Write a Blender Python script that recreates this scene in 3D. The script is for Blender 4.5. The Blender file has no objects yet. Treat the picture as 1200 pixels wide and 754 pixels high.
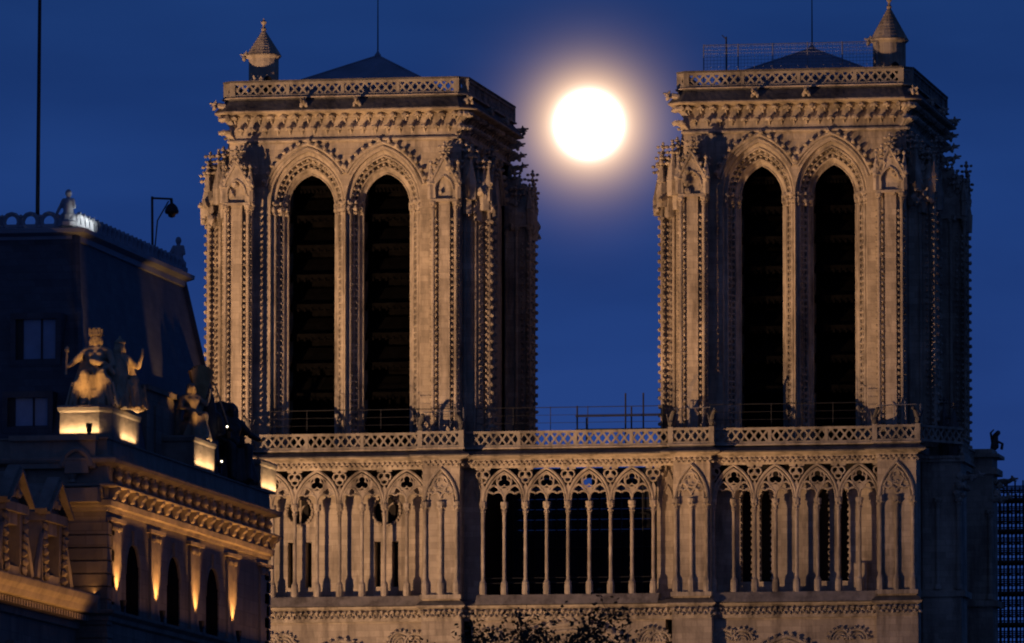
import bpy, math, random
from mathutils import Vector, Matrix, Quaternion
random.seed(7)
R = math.radians
scene = bpy.context.scene
COL = scene.collection

# ------------------------------------------------------------------ camera
cam_d = bpy.data.cameras.new("camera")
cam = bpy.data.objects.new("camera", cam_d)
COL.objects.link(cam)
cam.location = (88.068, -491.627, 6.0)
cam.rotation_euler = (R(90 + 5.3), 0, R(10.5))
cam_d.sensor_width = 36.0
cam_d.lens = 36.0 * 10140 / 1200
cam_d.clip_start = 1.0
cam_d.clip_end = 60000
scene.camera = cam

# ------------------------------------------------------------------ render / exposure
scene.view_settings.view_transform = 'Standard'
scene.view_settings.look = 'None'
scene.view_settings.exposure = 0.0
scene.view_settings.gamma = 1.0
scene.render.engine = 'CYCLES'
scene.cycles.use_denoising = True
scene.cycles.max_bounces = 6
scene.cycles.filter_width = 2.0
scene.cycles.sample_clamp_indirect = 2.0

# ------------------------------------------------------------------ night sky with the moon's aureole
MOON_DIR = Vector((-0.16751, 0.97736, 0.12929)).normalized()   # replaced below by the moon's position
MOON_POS = Vector((88.068, -491.627, 6.0))


def cam_ray(px, py):
    th, p = R(10.5), R(5.3)
    f = Vector((-math.sin(th) * math.cos(p), math.cos(th) * math.cos(p), math.sin(p)))
    r = Vector((math.cos(th), math.sin(th), 0))
    u = r.cross(f)
    return (f * 10140 + r * (px - 600) - u * (py - 377)).normalized()


MOON_DIR = cam_ray(690, 146)
MOON_POS = MOON_POS + MOON_DIR * 20000

world = bpy.data.worlds.new("World")
scene.world = world
world.use_nodes = True
nt = world.node_tree
nt.nodes.clear()


def N(tree, typ, **kw):
    n = tree.nodes.new(typ)
    for k, v in kw.items():
        setattr(n, k, v)
    return n


def M_(tree, op, a, b=None, clamp=False):
    n = N(tree, 'ShaderNodeMath', operation=op)
    n.use_clamp = clamp
    for i, x in enumerate((a, b)):
        if x is None:
            continue
        if isinstance(x, (int, float)):
            n.inputs[i].default_value = x
        else:
            tree.links.new(x, n.inputs[i])
    return n.outputs[0]


def ramp(tree, fac, stops, interp='LINEAR'):
    n = N(tree, 'ShaderNodeValToRGB')
    n.color_ramp.interpolation = interp
    while len(n.color_ramp.elements) < len(stops):
        n.color_ramp.elements.new(0.5)
    for e, (p, c) in zip(n.color_ramp.elements, stops):
        e.position = p
        e.color = (c[0], c[1], c[2], 1)
    tree.links.new(fac, n.inputs[0])
    return n.outputs[0]


tc = N(nt, 'ShaderNodeTexCoord')
nrm = N(nt, 'ShaderNodeVectorMath', operation='NORMALIZE')
nt.links.new(tc.outputs['Generated'], nrm.inputs[0])
sep = N(nt, 'ShaderNodeSeparateXYZ')
nt.links.new(nrm.outputs[0], sep.inputs[0])
# dusk sky: Nishita twilight, below which sits the dark east and a last grey-rose glow in the west behind the viewer
sky = N(nt, 'ShaderNodeTexSky')
sky.sky_type = 'NISHITA'
sky.sun_disc = False
sky.sun_elevation = R(-4)
sky.sun_rotation = R(190)
# the eastern sky in front: deep blue by height
elev = ramp(nt, sep.outputs[2], [(0.0, (0.015, 0.062, 0.270)), (0.07, (0.0170, 0.0485, 0.204)),
                                 (0.105, (0.0118, 0.0415, 0.180)), (0.14, (0.0085, 0.034, 0.140)), (0.4, (0.007, 0.026, 0.105)), (1.0, (0.006, 0.018, 0.07))])
# west glow
west = M_(nt, 'MULTIPLY', M_(nt, 'MAXIMUM', M_(nt, 'MULTIPLY', sep.outputs[1], -1.0), 0.0), 1.0)
westc = ramp(nt, west, [(0.0, (0, 0, 0)), (0.25, (0.004, 0.005, 0.010)), (1.0, (0.028, 0.032, 0.056))])
mix = N(nt, 'ShaderNodeMix', data_type='RGBA', blend_type='ADD')
mix.inputs['Factor'].default_value = 1.0
nt.links.new(elev, mix.inputs['A'])
nt.links.new(westc, mix.inputs['B'])
# faint thin cloud
noise = N(nt, 'ShaderNodeTexNoise')
noise.inputs['Scale'].default_value = 22.0
noise.inputs['Detail'].default_value = 3.0
nmap = N(nt, 'ShaderNodeMapping')
nmap.inputs['Scale'].default_value = (1, 1, 4)
nt.links.new(nrm.outputs[0], nmap.inputs[0])
nt.links.new(nmap.outputs[0], noise.inputs['Vector'])
ncol = ramp(nt, noise.outputs[0], [(0.3, (0.84, 0.86, 0.89)), (0.7, (1.14, 1.13, 1.10))])
mul = N(nt, 'ShaderNodeMix', data_type='RGBA', blend_type='MULTIPLY')
mul.inputs['Factor'].default_value = 1.0
nt.links.new(mix.outputs['Result'], mul.inputs['A'])
nt.links.new(ncol, mul.inputs['B'])
# lens and air glow round the moon, painted into the sky colour: falls off with the angle from the moon
dv = N(nt, 'ShaderNodeVectorMath', operation='DISTANCE')
nt.links.new(nrm.outputs[0], dv.inputs[0])
dv.inputs[1].default_value = MOON_DIR
ang = dv.outputs['Value']
rr = M_(nt, 'DIVIDE', ang, 44.0 / 10140)          # in moon radii
x1 = M_(nt, 'MAXIMUM', M_(nt, 'SUBTRACT', rr, 0.93), 0.0)
g1 = M_(nt, 'EXPONENT', M_(nt, 'MULTIPLY', x1, -12.0))
g2 = M_(nt, 'EXPONENT', M_(nt, 'MULTIPLY', x1, -2.05))
g3 = M_(nt, 'EXPONENT', M_(nt, 'MULTIPLY', x1, -0.8))


def glow(val, col):
    n = N(nt, 'ShaderNodeMix', data_type='RGBA', blend_type='MIX')
    n.inputs['A'].default_value = (0, 0, 0, 1)
    n.clamp_factor = True
    n.inputs['B'].default_value = (*col, 1)
    nt.links.new(val, n.inputs['Factor'])
    return n.outputs['Result']


tot = mul.outputs['Result']
for v, c in ((g1, (0.3, 0.5, 0.6)), (g2, (1.42, 0.87, 0.40)), (g3, (0.012, 0.010, 0.012))):
    a = N(nt, 'ShaderNodeMix', data_type='RGBA', blend_type='ADD')
    a.inputs['Factor'].default_value = 1.0
    nt.links.new(tot, a.inputs['A'])
    nt.links.new(glow(v, c), a.inputs['B'])
    tot = a.outputs['Result']
bg = N(nt, 'ShaderNodeBackground')
nt.links.new(tot, bg.inputs[0])
bg.inputs[1].default_value = 1.0
bg2 = N(nt, 'ShaderNodeBackground')
nt.links.new(sky.outputs[0], bg2.inputs[0])
bg2.inputs[1].default_value = 0.01
addn = N(nt, 'ShaderNodeAddShader')
nt.links.new(bg.outputs[0], addn.inputs[0])
nt.links.new(bg2.outputs[0], addn.inputs[1])
out = N(nt, 'ShaderNodeOutputWorld')
nt.links.new(addn.outputs[0], out.inputs[0])


# ------------------------------------------------------------------ floodlights on the cathedral
def spot(name, loc, target, power, color, angle, blend=0.4, radius=0.5):
    d = bpy.data.lights.new(name, 'SPOT')
    d.energy = power
    d.color = color
    d.spot_size = R(angle)
    d.spot_blend = blend
    d.shadow_soft_size = radius
    o = bpy.data.objects.new(name, d)
    COL.objects.link(o)
    o.location = loc
    o.rotation_euler = (Vector(target) - Vector(loc)).to_track_quat('-Z', 'Y').to_euler()
    return o


def strip(name, loc, direction, sx, sy, power, color, xaxis=None, spread=120):
    d = bpy.data.lights.new(name, 'AREA')
    d.shape = 'RECTANGLE'
    d.size = sx
    d.size_y = sy
    d.energy = power
    d.color = color
    d.spread = R(spread)
    o = bpy.data.objects.new(name, d)
    COL.objects.link(o)
    z = -Vector(direction).normalized()
    x = Vector(xaxis or (1, 0, 0))
    x = (x - z * x.dot(z)).normalized()
    y = z.cross(x)
    m = Matrix((x, y, z)).transposed().to_4x4()
    m.translation = Vector(loc)
    o.matrix_world = m
    return o


FLOOD = (1.0, 0.59, 0.32)
AMBER = (1.0, 0.50, 0.17)
spot('floodlight', (-56, -70, 8), (-4, 0, 70), 435000, FLOOD, 60, 1.0, 0.7)
# steeper amber floods at the foot of each tower
spot('amber_floodlight', (-40, -34, 5), (-14, 2, 65), 62000, AMBER, 32, 1.0, 0.5)
spot('amber_floodlight', (-14, -34, 5), (12, 2, 65), 62000, AMBER, 32, 1.0, 0.5)

WARM = (1.0, 0.43, 0.11)
# ------------------------------------------------------------------ materials


def mat(name, base, rough=0.85, var=0.25, course=None, stain=None, bump=0.0, scale=0.35, metal=0.0, spec=0.3,
        streak=0.0, blotch=None):
    m = bpy.data.materials.new(name)
    m.use_nodes = True
    t = m.node_tree
    b = t.nodes['Principled BSDF']
    b.inputs['Roughness'].default_value = rough
    b.inputs['Metallic'].default_value = metal
    b.inputs['Specular IOR Level'].default_value = spec
    geo = N(t, 'ShaderNodeNewGeometry')
    n1 = N(t, 'ShaderNodeTexNoise')
    n1.inputs['Scale'].default_value = scale
    n1.inputs['Detail'].default_value = 6
    n1.inputs['Roughness'].default_value = 0.65
    t.links.new(geo.outputs['Position'], n1.inputs['Vector'])
    lo = tuple(c * (1 - var) for c in base)
    hi = tuple(min(0.9, c * (1 + var)) for c in base)
    colr = ramp(t, n1.outputs[0], [(0.3, lo), (0.7, hi)])
    height = n1.outputs[0]
    if course:
        # ashlar: joints laid along the wall (x+y runs along either face)
        sp = N(t, 'ShaderNodeSeparateXYZ')
        t.links.new(geo.outputs['Position'], sp.inputs[0])
        cb = N(t, 'ShaderNodeCombineXYZ')
        t.links.new(M_(t, 'ADD', sp.outputs[0], sp.outputs[1]), cb.inputs[0])
        t.links.new(sp.outputs[2], cb.inputs[1])
        br = N(t, 'ShaderNodeTexBrick')
        br.inputs['Scale'].default_value = 1.0
        br.inputs['Brick Width'].default_value = course * 2.3
        br.inputs['Row Height'].default_value = course
        br.inputs['Mortar Size'].default_value = course * 0.045
        br.inputs['Mortar Smooth'].default_value = 0.4
        br.inputs['Color1'].default_value = (0.66, 0.65, 0.64, 1)
        br.inputs['Color2'].default_value = (1.22, 1.21, 1.18, 1)
        br.inputs['Mortar'].default_value = (0.55, 0.53, 0.5, 1)
        t.links.new(cb.outputs[0], br.inputs['Vector'])
        mm = N(t, 'ShaderNodeMix', data_type='RGBA', blend_type='MULTIPLY')
        mm.inputs['Factor'].default_value = 0.55
        t.links.new(colr, mm.inputs['A'])
        t.links.new(br.outputs['Color'], mm.inputs['B'])
        colr = mm.outputs['Result']
    if stain:
        n2 = N(t, 'ShaderNodeTexNoise')
        n2.inputs['Scale'].default_value = 0.9
        n2.inputs['Detail'].default_value = 7
        n2.inputs['Roughness'].default_value = 0.7
        mp = N(t, 'ShaderNodeMapping')
        mp.inputs['Scale'].default_value = (1, 1, 0.16)
        t.links.new(geo.outputs['Position'], mp.inputs[0])
        t.links.new(mp.outputs[0], n2.inputs['Vector'])
        f = ramp(t, n2.outputs[0], [(0.47, (0, 0, 0)), (0.64, (1, 1, 1))])
        mm = N(t, 'ShaderNodeMix', data_type='RGBA', blend_type='MIX')
        t.links.new(M_(t, 'MULTIPLY', f, stain), mm.inputs['Factor'])
        t.links.new(colr, mm.inputs['A'])
        mm.inputs['B'].default_value = (base[0] * 0.22, base[1] * 0.21, base[2] * 0.21, 1)
        colr = mm.outputs['Result']
    t.links.new(colr, b.inputs['Base Color'])
    if bump:
        n3 = N(t, 'ShaderNodeTexNoise')
        n3.inputs['Scale'].default_value = 4.0
        n3.inputs['Detail'].default_value = 5
        t.links.new(geo.outputs['Position'], n3.inputs['Vector'])
        bp = N(t, 'ShaderNodeBump')
        bp.inputs['Strength'].default_value = bump
        bp.inputs['Distance'].default_value = 0.12
        t.links.new(n3.outputs[0], bp.inputs['Height'])
        t.links.new(bp.outputs[0], b.inputs['Normal'])
    return m


def plain_emit(name, col, strength):
    m = bpy.data.materials.new(name)
    m.use_nodes = True
    t = m.node_tree
    t.nodes.clear()
    e = N(t, 'ShaderNodeEmission')
    e.inputs[0].default_value = (*col, 1)
    e.inputs[1].default_value = strength
    o = N(t, 'ShaderNodeOutputMaterial')
    t.links.new(e.outputs[0], o.inputs[0])
    return m


STONE = mat('limestone ashlar', (0.40, 0.34, 0.265), var=0.28, course=0.36, stain=0.72, bump=0.35)
CARVED = mat('carved limestone', (0.39, 0.335, 0.265), var=0.34, stain=0.8, bump=0.4, scale=1.4)
GREYED = mat('greyed carved limestone', (0.27, 0.24, 0.20), var=0.3, stain=0.7, bump=0.35, scale=1.1)
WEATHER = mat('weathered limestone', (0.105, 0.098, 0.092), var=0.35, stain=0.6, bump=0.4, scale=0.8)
SLATE = mat('slate roofing', (0.062, 0.070, 0.088), rough=0.6, var=0.25, course=0.22, scale=1.2)
LEAD = mat('lead sheet', (0.22, 0.245, 0.30), rough=0.6, var=0.2, scale=0.8)
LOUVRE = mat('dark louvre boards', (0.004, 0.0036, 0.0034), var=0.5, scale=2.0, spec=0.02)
DARK = mat('unlit interior', (0.025, 0.022, 0.02), var=0.3, spec=0.05)  # near-black base holds the shade of unlit cavities and openings
IRON = mat('dark iron', (0.03, 0.03, 0.033), rough=0.6, var=0.2, metal=0.3)
GALV = mat('galvanised tube', (0.22, 0.22, 0.23), rough=0.5, var=0.2, metal=0.6)
PSTONE = mat('grey building stone', (0.21, 0.185, 0.155), var=0.18, course=0.42, stain=0.45, bump=0.3)
PCARVE = mat('carved building stone', (0.24, 0.21, 0.175), var=0.2, stain=0.4, bump=0.3, scale=1.5)
STATUE = mat('statue stone', (0.36, 0.30, 0.215), var=0.3, stain=0.6, bump=0.45, scale=2.5)
BRONZE = mat('dark bronze', (0.055, 0.05, 0.045), rough=0.5, var=0.4, metal=0.5, scale=2.0)
GILT = mat('gilded bronze', (0.32, 0.22, 0.10), rough=0.55, var=0.35, metal=0.4, scale=2.0)
LEAF = mat('autumn leaves', (0.055, 0.050, 0.028), var=0.4, scale=3.0)
BARK = mat('tree bark', (0.05, 0.042, 0.034), var=0.4, scale=3.0)
GROUND = mat('paving', (0.11, 0.105, 0.10), var=0.2, scale=0.05)
PLANK = mat('scaffold boards', (0.09, 0.075, 0.06), var=0.3, scale=2.0)
BACKING = mat('dark backing sheet', (0.012, 0.014, 0.02), var=0.3, scale=1.0)  # for the dark sheets added behind the central arcade
GLASS = bpy.data.materials.new('window glass')
GLASS.use_nodes = True
_b = GLASS.node_tree.nodes['Principled BSDF']
_b.inputs['Base Color'].default_value = (0.05, 0.06, 0.08, 1)
_b.inputs['Roughness'].default_value = 0.15
_b.inputs['Specular IOR Level'].default_value = 0.8
DARKGL = mat('dark window glass', (0.006, 0.006, 0.008), rough=0.9, var=0.2, spec=0.0)
MOONM = plain_emit('moon glow', (1.0, 0.97, 0.90), 6.0)


# ------------------------------------------------------------------ mesh builder
class MB:
    def __init__(s, T=None):
        s.v, s.f, s.m = [], [], []
        s.T = T or (lambda a, b, c: (a, b, c))
        s.mi = 0

    def add(s, pts, faces):
        o = len(s.v)
        s.v += [s.T(*p) for p in pts]
        s.f += [tuple(i + o for i in f) for f in faces]
        s.m += [s.mi] * len(faces)

    def box(s, x0, x1, y0, y1, z0, z1):
        p = [(x, y, z) for z in (z0, z1) for y in (y0, y1) for x in (x0, x1)]
        s.add(p, [(0, 1, 3, 2), (4, 6, 7, 5), (0, 4, 5, 1), (2, 3, 7, 6), (0, 2, 6, 4), (1, 5, 7, 3)])

    def quad(s, a, b, c, d):
        s.add([a, b, c, d], [(0, 1, 2, 3)])

    def grid(s, rows, closed=False):
        n = len(rows[0])
        p = [q for r in rows for q in r]
        f = []
        for i in range(len(rows) - 1):
            for j in range(n if closed else n - 1):
                k = (j + 1) % n
                f.append((i * n + j, i * n + k, (i + 1) * n + k, (i + 1) * n + j))
        s.add(p, f)

    def lathe(s, c, prof, n=10, axis='z', cap=True, ph=0.0):
        rows = []
        for r, z in prof:
            row = []
            for k in range(n):
                a = 2 * math.pi * (k + 0.5) / n + ph
                ca, sa = r * math.cos(a), r * math.sin(a)
                if axis == 'z':
                    row.append((c[0] + ca, c[1] + sa, c[2] + z))
                elif axis == 'y':
                    row.append((c[0] + ca, c[1] + z, c[2] + sa))
                else:
                    row.append((c[0] + z, c[1] + ca, c[2] + sa))
            rows.append(row)
        o = len(s.v)
        s.grid(rows, True)
        if cap:
            s.f.append(tuple(range(o, o + n)))
            s.f.append(tuple(range(o + n * (len(prof) - 1), o + n * len(prof))))
            s.m += [s.mi] * 2

    def tube(s, pts, r, n=6, closed=False, r1=None):
        P = [Vector(p) for p in pts]
        rows = []
        m = len(P)
        for i, p in enumerate(P):
            a = P[i - 1] if (i or closed) else p
            b = P[(i + 1) % m] if (i < m - 1 or closed) else p
            d = (b - a)
            d = d.normalized() if d.length > 1e-9 else Vector((0, 0, 1))
            u = d.cross(Vector((0, 1, 0)))
            if u.length < 0.1:
                u = d.cross(Vector((1, 0, 0)))
            u.normalize()
            w = d.cross(u)
            rad = r if r1 is None else r + (r1 - r) * i / (m - 1)
            rows.append([tuple(p + (u * math.cos(2 * math.pi * (k + .5) / n) + w * math.sin(2 * math.pi * (k + .5) / n)) * rad) for k in range(n)])
        if closed:
            rows.append(rows[0])
        o = len(s.v)
        s.grid(rows, True)
        if not closed:
            s.f.append(tuple(range(o, o + n)))
            s.f.append(tuple(range(o + n * (len(rows) - 1), o + n * len(rows))))
            s.m += [s.mi] * 2

    def bar(s, a, b, w, d):
        """flat bar from a to b in the local x-z plane, w wide, d deep (along y)"""
        a, b = Vector(a), Vector(b)
        t = (b - a).normalized()
        nrm_ = Vector((-t.z, 0, t.x)) * (w / 2)
        y = Vector((0, d / 2, 0))
        p = [tuple(q) for q in (a - nrm_ - y, a + nrm_ - y, b + nrm_ - y, b - nrm_ - y, a - nrm_ + y, a + nrm_ + y, b + nrm_ + y, b - nrm_ + y)]
        s.add(p, [(0, 1, 2, 3), (7, 6, 5, 4), (0, 4, 5, 1), (1, 5, 6, 2), (2, 6, 7, 3), (3, 7, 4, 0)])

    def blob(s, c, rx, ry=None, rz=None, j=0.15):
        ry = ry or rx
        rz = rz or rx
        p = []
        for x, y, z in ICO_V:
            k = 1 + random.uniform(-j, j)
            p.append((c[0] + x * rx * k, c[1] + y * ry * k, c[2] + z * rz * k))
        s.add(p, ICO_F)

    def prism(s, pts, y0, y1):
        """polygon in x-z, extruded along y"""
        n = len(pts)
        p = [(x, y0, z) for x, z in pts] + [(x, y1, z) for x, z in pts]
        f = [tuple(range(n)), tuple(range(2 * n - 1, n - 1, -1))]
        f += [(i, i + n, (i + 1) % n + n, (i + 1) % n) for i in range(n)]
        s.add(p, f)

    def build(s, name, mats, parent=None, smooth=False):
        me = bpy.data.meshes.new(name)
        me.from_pydata(s.v, [], s.f)
        mats = mats if isinstance(mats, (list, tuple)) else [mats]
        for m in mats:
            me.materials.append(m)
        if len(mats) > 1:
            me.polygons.foreach_set('material_index', s.m)
        if smooth:
            me.polygons.foreach_set('use_smooth', [True] * len(me.polygons))
        me.validate()
        me.update()
        o = bpy.data.objects.new(name, me)
        COL.objects.link(o)
        if parent:
            o.parent = parent
        return o


g = (1 + 5 ** 0.5) / 2
_n = (1 + g * g) ** 0.5
ICO_V = [(x / _n, y / _n, z / _n) for x, y, z in [(-1, g, 0), (1, g, 0), (-1, -g, 0), (1, -g, 0), (0, -1, g), (0, 1, g), (0, -1, -g), (0, 1, -g), (g, 0, -1), (g, 0, 1), (-g, 0, -1), (-g, 0, 1)]]
ICO_F = [(0, 11, 5), (0, 5, 1), (0, 1, 7), (0, 7, 10), (0, 10, 11), (1, 5, 9), (5, 11, 4), (11, 10, 2), (10, 7, 6), (7, 1, 8), (3, 9, 4), (3, 4, 2), (3, 2, 6), (3, 6, 8), (3, 8, 9), (4, 9, 5), (2, 4, 11), (6, 2, 10), (8, 6, 7), (9, 8, 1)]


def tag(o, label=None, cat=None, group=None, kind=None):
    for k, v in (('label', label), ('category', cat), ('group', group), ('kind', kind)):
        if v:
            o[k] = v
    return o


def empty(name, label=None, cat=None, group=None, parent=None, loc=(0, 0, 0)):
    o = bpy.data.objects.new(name, None)
    COL.objects.link(o)
    o.location = loc
    if parent:
        o.parent = parent
    return tag(o, label, cat, group)


def arch(a, rise, n=10):
    """pointed arch from (-a,0) over (0,rise) to (a,0)"""
    if rise <= a:
        return [(-a * math.cos(math.pi * k / (2 * n)), rise * math.sin(math.pi * k / (2 * n))) for k in range(2 * n + 1)]
    r = (rise * rise + a * a) / (2 * a)
    c = r - a
    t = math.acos(c / r)
    L = [(c - r * math.cos(t * k / n), r * math.sin(t * k / n)) for k in range(n + 1)]
    return L + [(-x, z) for x, z in reversed(L[:-1])]


def walk(pts, step):
    """points every step along a polyline"""
    out, acc = [], step * 0.5
    for a, b in zip(pts, pts[1:]):
        a, b = Vector(a), Vector(b)
        L = (b - a).length
        while acc < L:
            out.append((tuple(a + (b - a) * (acc / L)), (b - a).normalized()))
            acc += step
        acc -= L
    return out


# ------------------------------------------------------------------ ground
mb = MB()
mb.quad((-9000, -9000, 0), (9000, -9000, 0), (9000, 9000, 0), (-9000, 9000, 0))
tag(mb.build('ground', GROUND), kind='structure')

# ================================================================== the cathedral
CATH = empty('cathedral', 'floodlit pale stone Gothic cathedral front with two square belfry towers', 'cathedral')


def crocket_strip(mb, x, y, z0, z1, r=0.085, pitch=0.34):
    n = int((z1 - z0) / pitch)
    for k in range(n):
        mb.blob((x, y, z0 + (k + 0.5) * pitch), r, r, r * 1.15, 0.25)


def shaft(mb, x, y, z0, z1, r=0.12, cap=True, n=8):
    mb.lathe((x, y, 0), [(r * 1.7, z0), (r * 1.7, z0 + .18), (r * 1.25, z0 + .28), (r, z0 + .36), (r, z1 - .5), (r * 1.25, z1 - .47), (r * 1.05, z1 - .4), (r * 1.35, z1 - .22), (r * 2.0, z1 - .1), (r * 2.1, z1)], n)
    if cap:
        for k in range(6):
            a = k * math.pi / 3
            mb.blob((x + math.cos(a) * r * 1.55, y + math.sin(a) * r * 1.55, z1 - .17), r * .55)
            mb.blob((x + math.cos(a + .5) * r * 1.25, y + math.sin(a + .5) * r * 1.25, z1 - .36), r * .45)


def finial(mb, x, y, z, h=1.0, s=1.0):
    """fleuron: stem with two rings of leaves and a bud"""
    mb.lathe((x, y, z), [(.07 * s, 0), (.05 * s, h * .4), (.05 * s, h * .8), (.09 * s, h * .88), (.02, h)], 6)
    for hh, rad in ((.35, .22), (.68, .26)):
        for k in range(4):
            a = k * math.pi / 2
            mb.blob((x + math.cos(a) * rad * s, y + math.sin(a) * rad * s, z + h * hh), .11 * s, .11 * s, .09 * s)
        mb.blob((x, y, z + h * hh), .15 * s, .15 * s, .1 * s)


def gable_pinnacle(mb, uc, d, z, w, h):
    """blind arch under a crocketed gable on a square block, a spirelet with fleuron above"""
    hw = w / 2
    a = arch(hw * 0.62, hw * 0.95, 6)
    # block with blind arch (front plane at d), recess 0.25
    zt = z + 1.5 * h
    rec = 0.22
    L = [(-hw * .62, 0)] + [(x, zz + 0.55 * h) for x, zz in a] + [(hw * .62, 0)]
    # gable front outline
    apex = 2.5 * h
    top = lambda x: 0.75 * h + (apex - 0.75 * h) * (1 - abs(x) / (hw + .12))
    rows = [[(uc + x, d, z + zz) for x, zz in L], [(uc + x * 1.0, d, z + top(x)) for x, zz in L]]
    mb.grid(rows)
    mb.grid([[(uc + x, d, z + zz) for x, zz in L], [(uc + x, d + rec, z + zz) for x, zz in L]])
    mb.box(uc - hw * .62, uc + hw * .62, d + rec, d + rec + .05, z, z + 1.6 * h)
    for sgn in (-1, 1):
        x0, x1 = sorted((uc + sgn * hw * .62, uc + sgn * hw))
        mb.quad((x0, d, z), (x1, d, z), (x1, d, z + top(x1 - uc)), (x0, d, z + top(x0 - uc)))
    # gable body going back
    mb.prism([(uc - hw, z), (uc + hw, z), (uc + hw, z + .75 * h), (uc, z + apex), (uc - hw, z + .75 * h)], d + rec + .06, d + w)
    # raking moulding and crockets
    for sgn in (-1, 1):
        p0, p1 = (uc + sgn * (hw + .12), d - .04, z + .75 * h), (uc, d - .04, z + apex + .1)
        mb.tube([p0, p1], .09, 6)
        for q, _ in walk([p0, p1], .42):
            mb.blob((q[0] + sgn * .08, q[1], q[2] + .12), .13, .13, .15, .3)
    tub = [(uc + x, d - .03, z + zz + .55 * h) for x, zz in arch(hw * .62 + .05, hw * .95 + .06, 6)]
    mb.tube(tub, .06, 5)
    finial(mb, uc, d + .05, z + apex, 1.05 * h, 1.1)
    # corner spirelets
    for sgn in (-1, 1):
        x = uc + sgn * hw
        mb.lathe((x, d + .1, z), [(.2, 0), (.2, .9 * h), (.27, .95 * h), (.03, 2.2 * h)], 6)
        for k in range(4):
            mb.blob((x, d + .1, z + (1.0 + k * .3) * h), .2 - .03 * k, .2 - .03 * k, .1, .3)
        mb.blob((x, d + .1, z + 2.25 * h), .12, .12, .15)


def gargoyle_mesh(mb, base, direction, L=1.3):
    """long beast leaning out from the wall, with neck, head and open jaw"""
    b, d = Vector(base), Vector(direction).normalized()
    up = Vector((0, 0, 1))
    mb.tube([tuple(b - d * .3), tuple(b + d * L * .35 + up * .05), tuple(b + d * L * .7 + up * .02), tuple(b + d * L * .9 + up * .1)], .19, 7, r1=.12)
    h = b + d * L + up * .12
    mb.blob(tuple(h), .17, .17, .15)
    mb.tube([tuple(h), tuple(h + d * .32 + up * .03)], .09, 5, r1=.05)
    mb.tube([tuple(h - up * .07), tuple(h + d * .24 - up * .12)], .06, 5, r1=.03)
    side = d.cross(up)
    for s_ in (-1, 1):
        mb.blob(tuple(h + side * .11 * s_ - d * .05 + up * .14), .05, .05, .1)
        mb.blob(tuple(b + d * .35 + side * .16 * s_ - up * .1), .11, .11, .18)


def chamfer_path(cx, cy, hx, hy, o, ch):
    X, Y = hx + o, hy + o
    c = ch + o * 0.58
    return [(cx - X + c, cy - Y), (cx + X - c, cy - Y), (cx + X, cy - Y + c), (cx + X, cy + Y - c), (cx + X - c, cy + Y), (cx - X + c, cy + Y), (cx - X, cy + Y - c), (cx - X, cy - Y + c)]


def lattice(mb, a, b, z0, z1, pitch=0.52, rails=True, thick=.12):
    """pierced parapet between plan points a and b: crossing bars make quatrefoil-like holes between two rails"""
    a, b = Vector((*a, 0)), Vector((*b, 0))
    L = (b - a).length
    t = (b - a).normalized()
    nn = Vector((t.y, -t.x, 0))
    sub = MB(lambda u, d, z: tuple(a + t * u - nn * d + Vector((0, 0, z))))
    n = max(2, round(L / pitch))
    p = L / n
    zl, zh = z0 + .14, z1 - .14
    zm = (zl + zh) / 2
    for k in range(n):
        u0, u1 = k * p, (k + 1) * p
        um = (u0 + u1) / 2
        # openwork: diamonds with little cusps at their corners
        for (pa, pb) in (((u0, zl), (um, zm + (zh - zl) * .02)), ((u0, zh), (um, zm)), ((um, zm), (u1, zl)), ((um, zm), (u1, zh))):
            sub.bar((pa[0], 0, pa[1]), (pb[0], 0, pb[1]), .105, thick)
        sub.bar((um - .1, 0, zm), (um + .1, 0, zm), .2, thick * 1.05)
        for zz in (zl, zh):
            sub.bar((u0 - .13, 0, zz), (u0 + .13, 0, zz), .14, thick * 1.03)
    if rails:
        sub.box(0, L, -.14, .14, z1 - .14, z1)
        sub.box(0, L, -.12, .12, z0, z0 + .14)
        k = 0
        while k < L:
            k += 3.3
            if k < L - 1:
                sub.box(k - .1, k + .1, -.1, .1, z0, z1 - .1)
    mb.v += [v for v in sub.v]
    o = len(mb.v) - len(sub.v)
    mb.f += [tuple(i + o for i in f) for f in sub.f]
    mb.m += [mb.mi] * len(sub.f)


ZB, ZS = 45.0, 59.8          # terrace level and springing of the belfry arches
Y0 = 2.7                     # tower wall plane
DEPTH = 15.3


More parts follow.
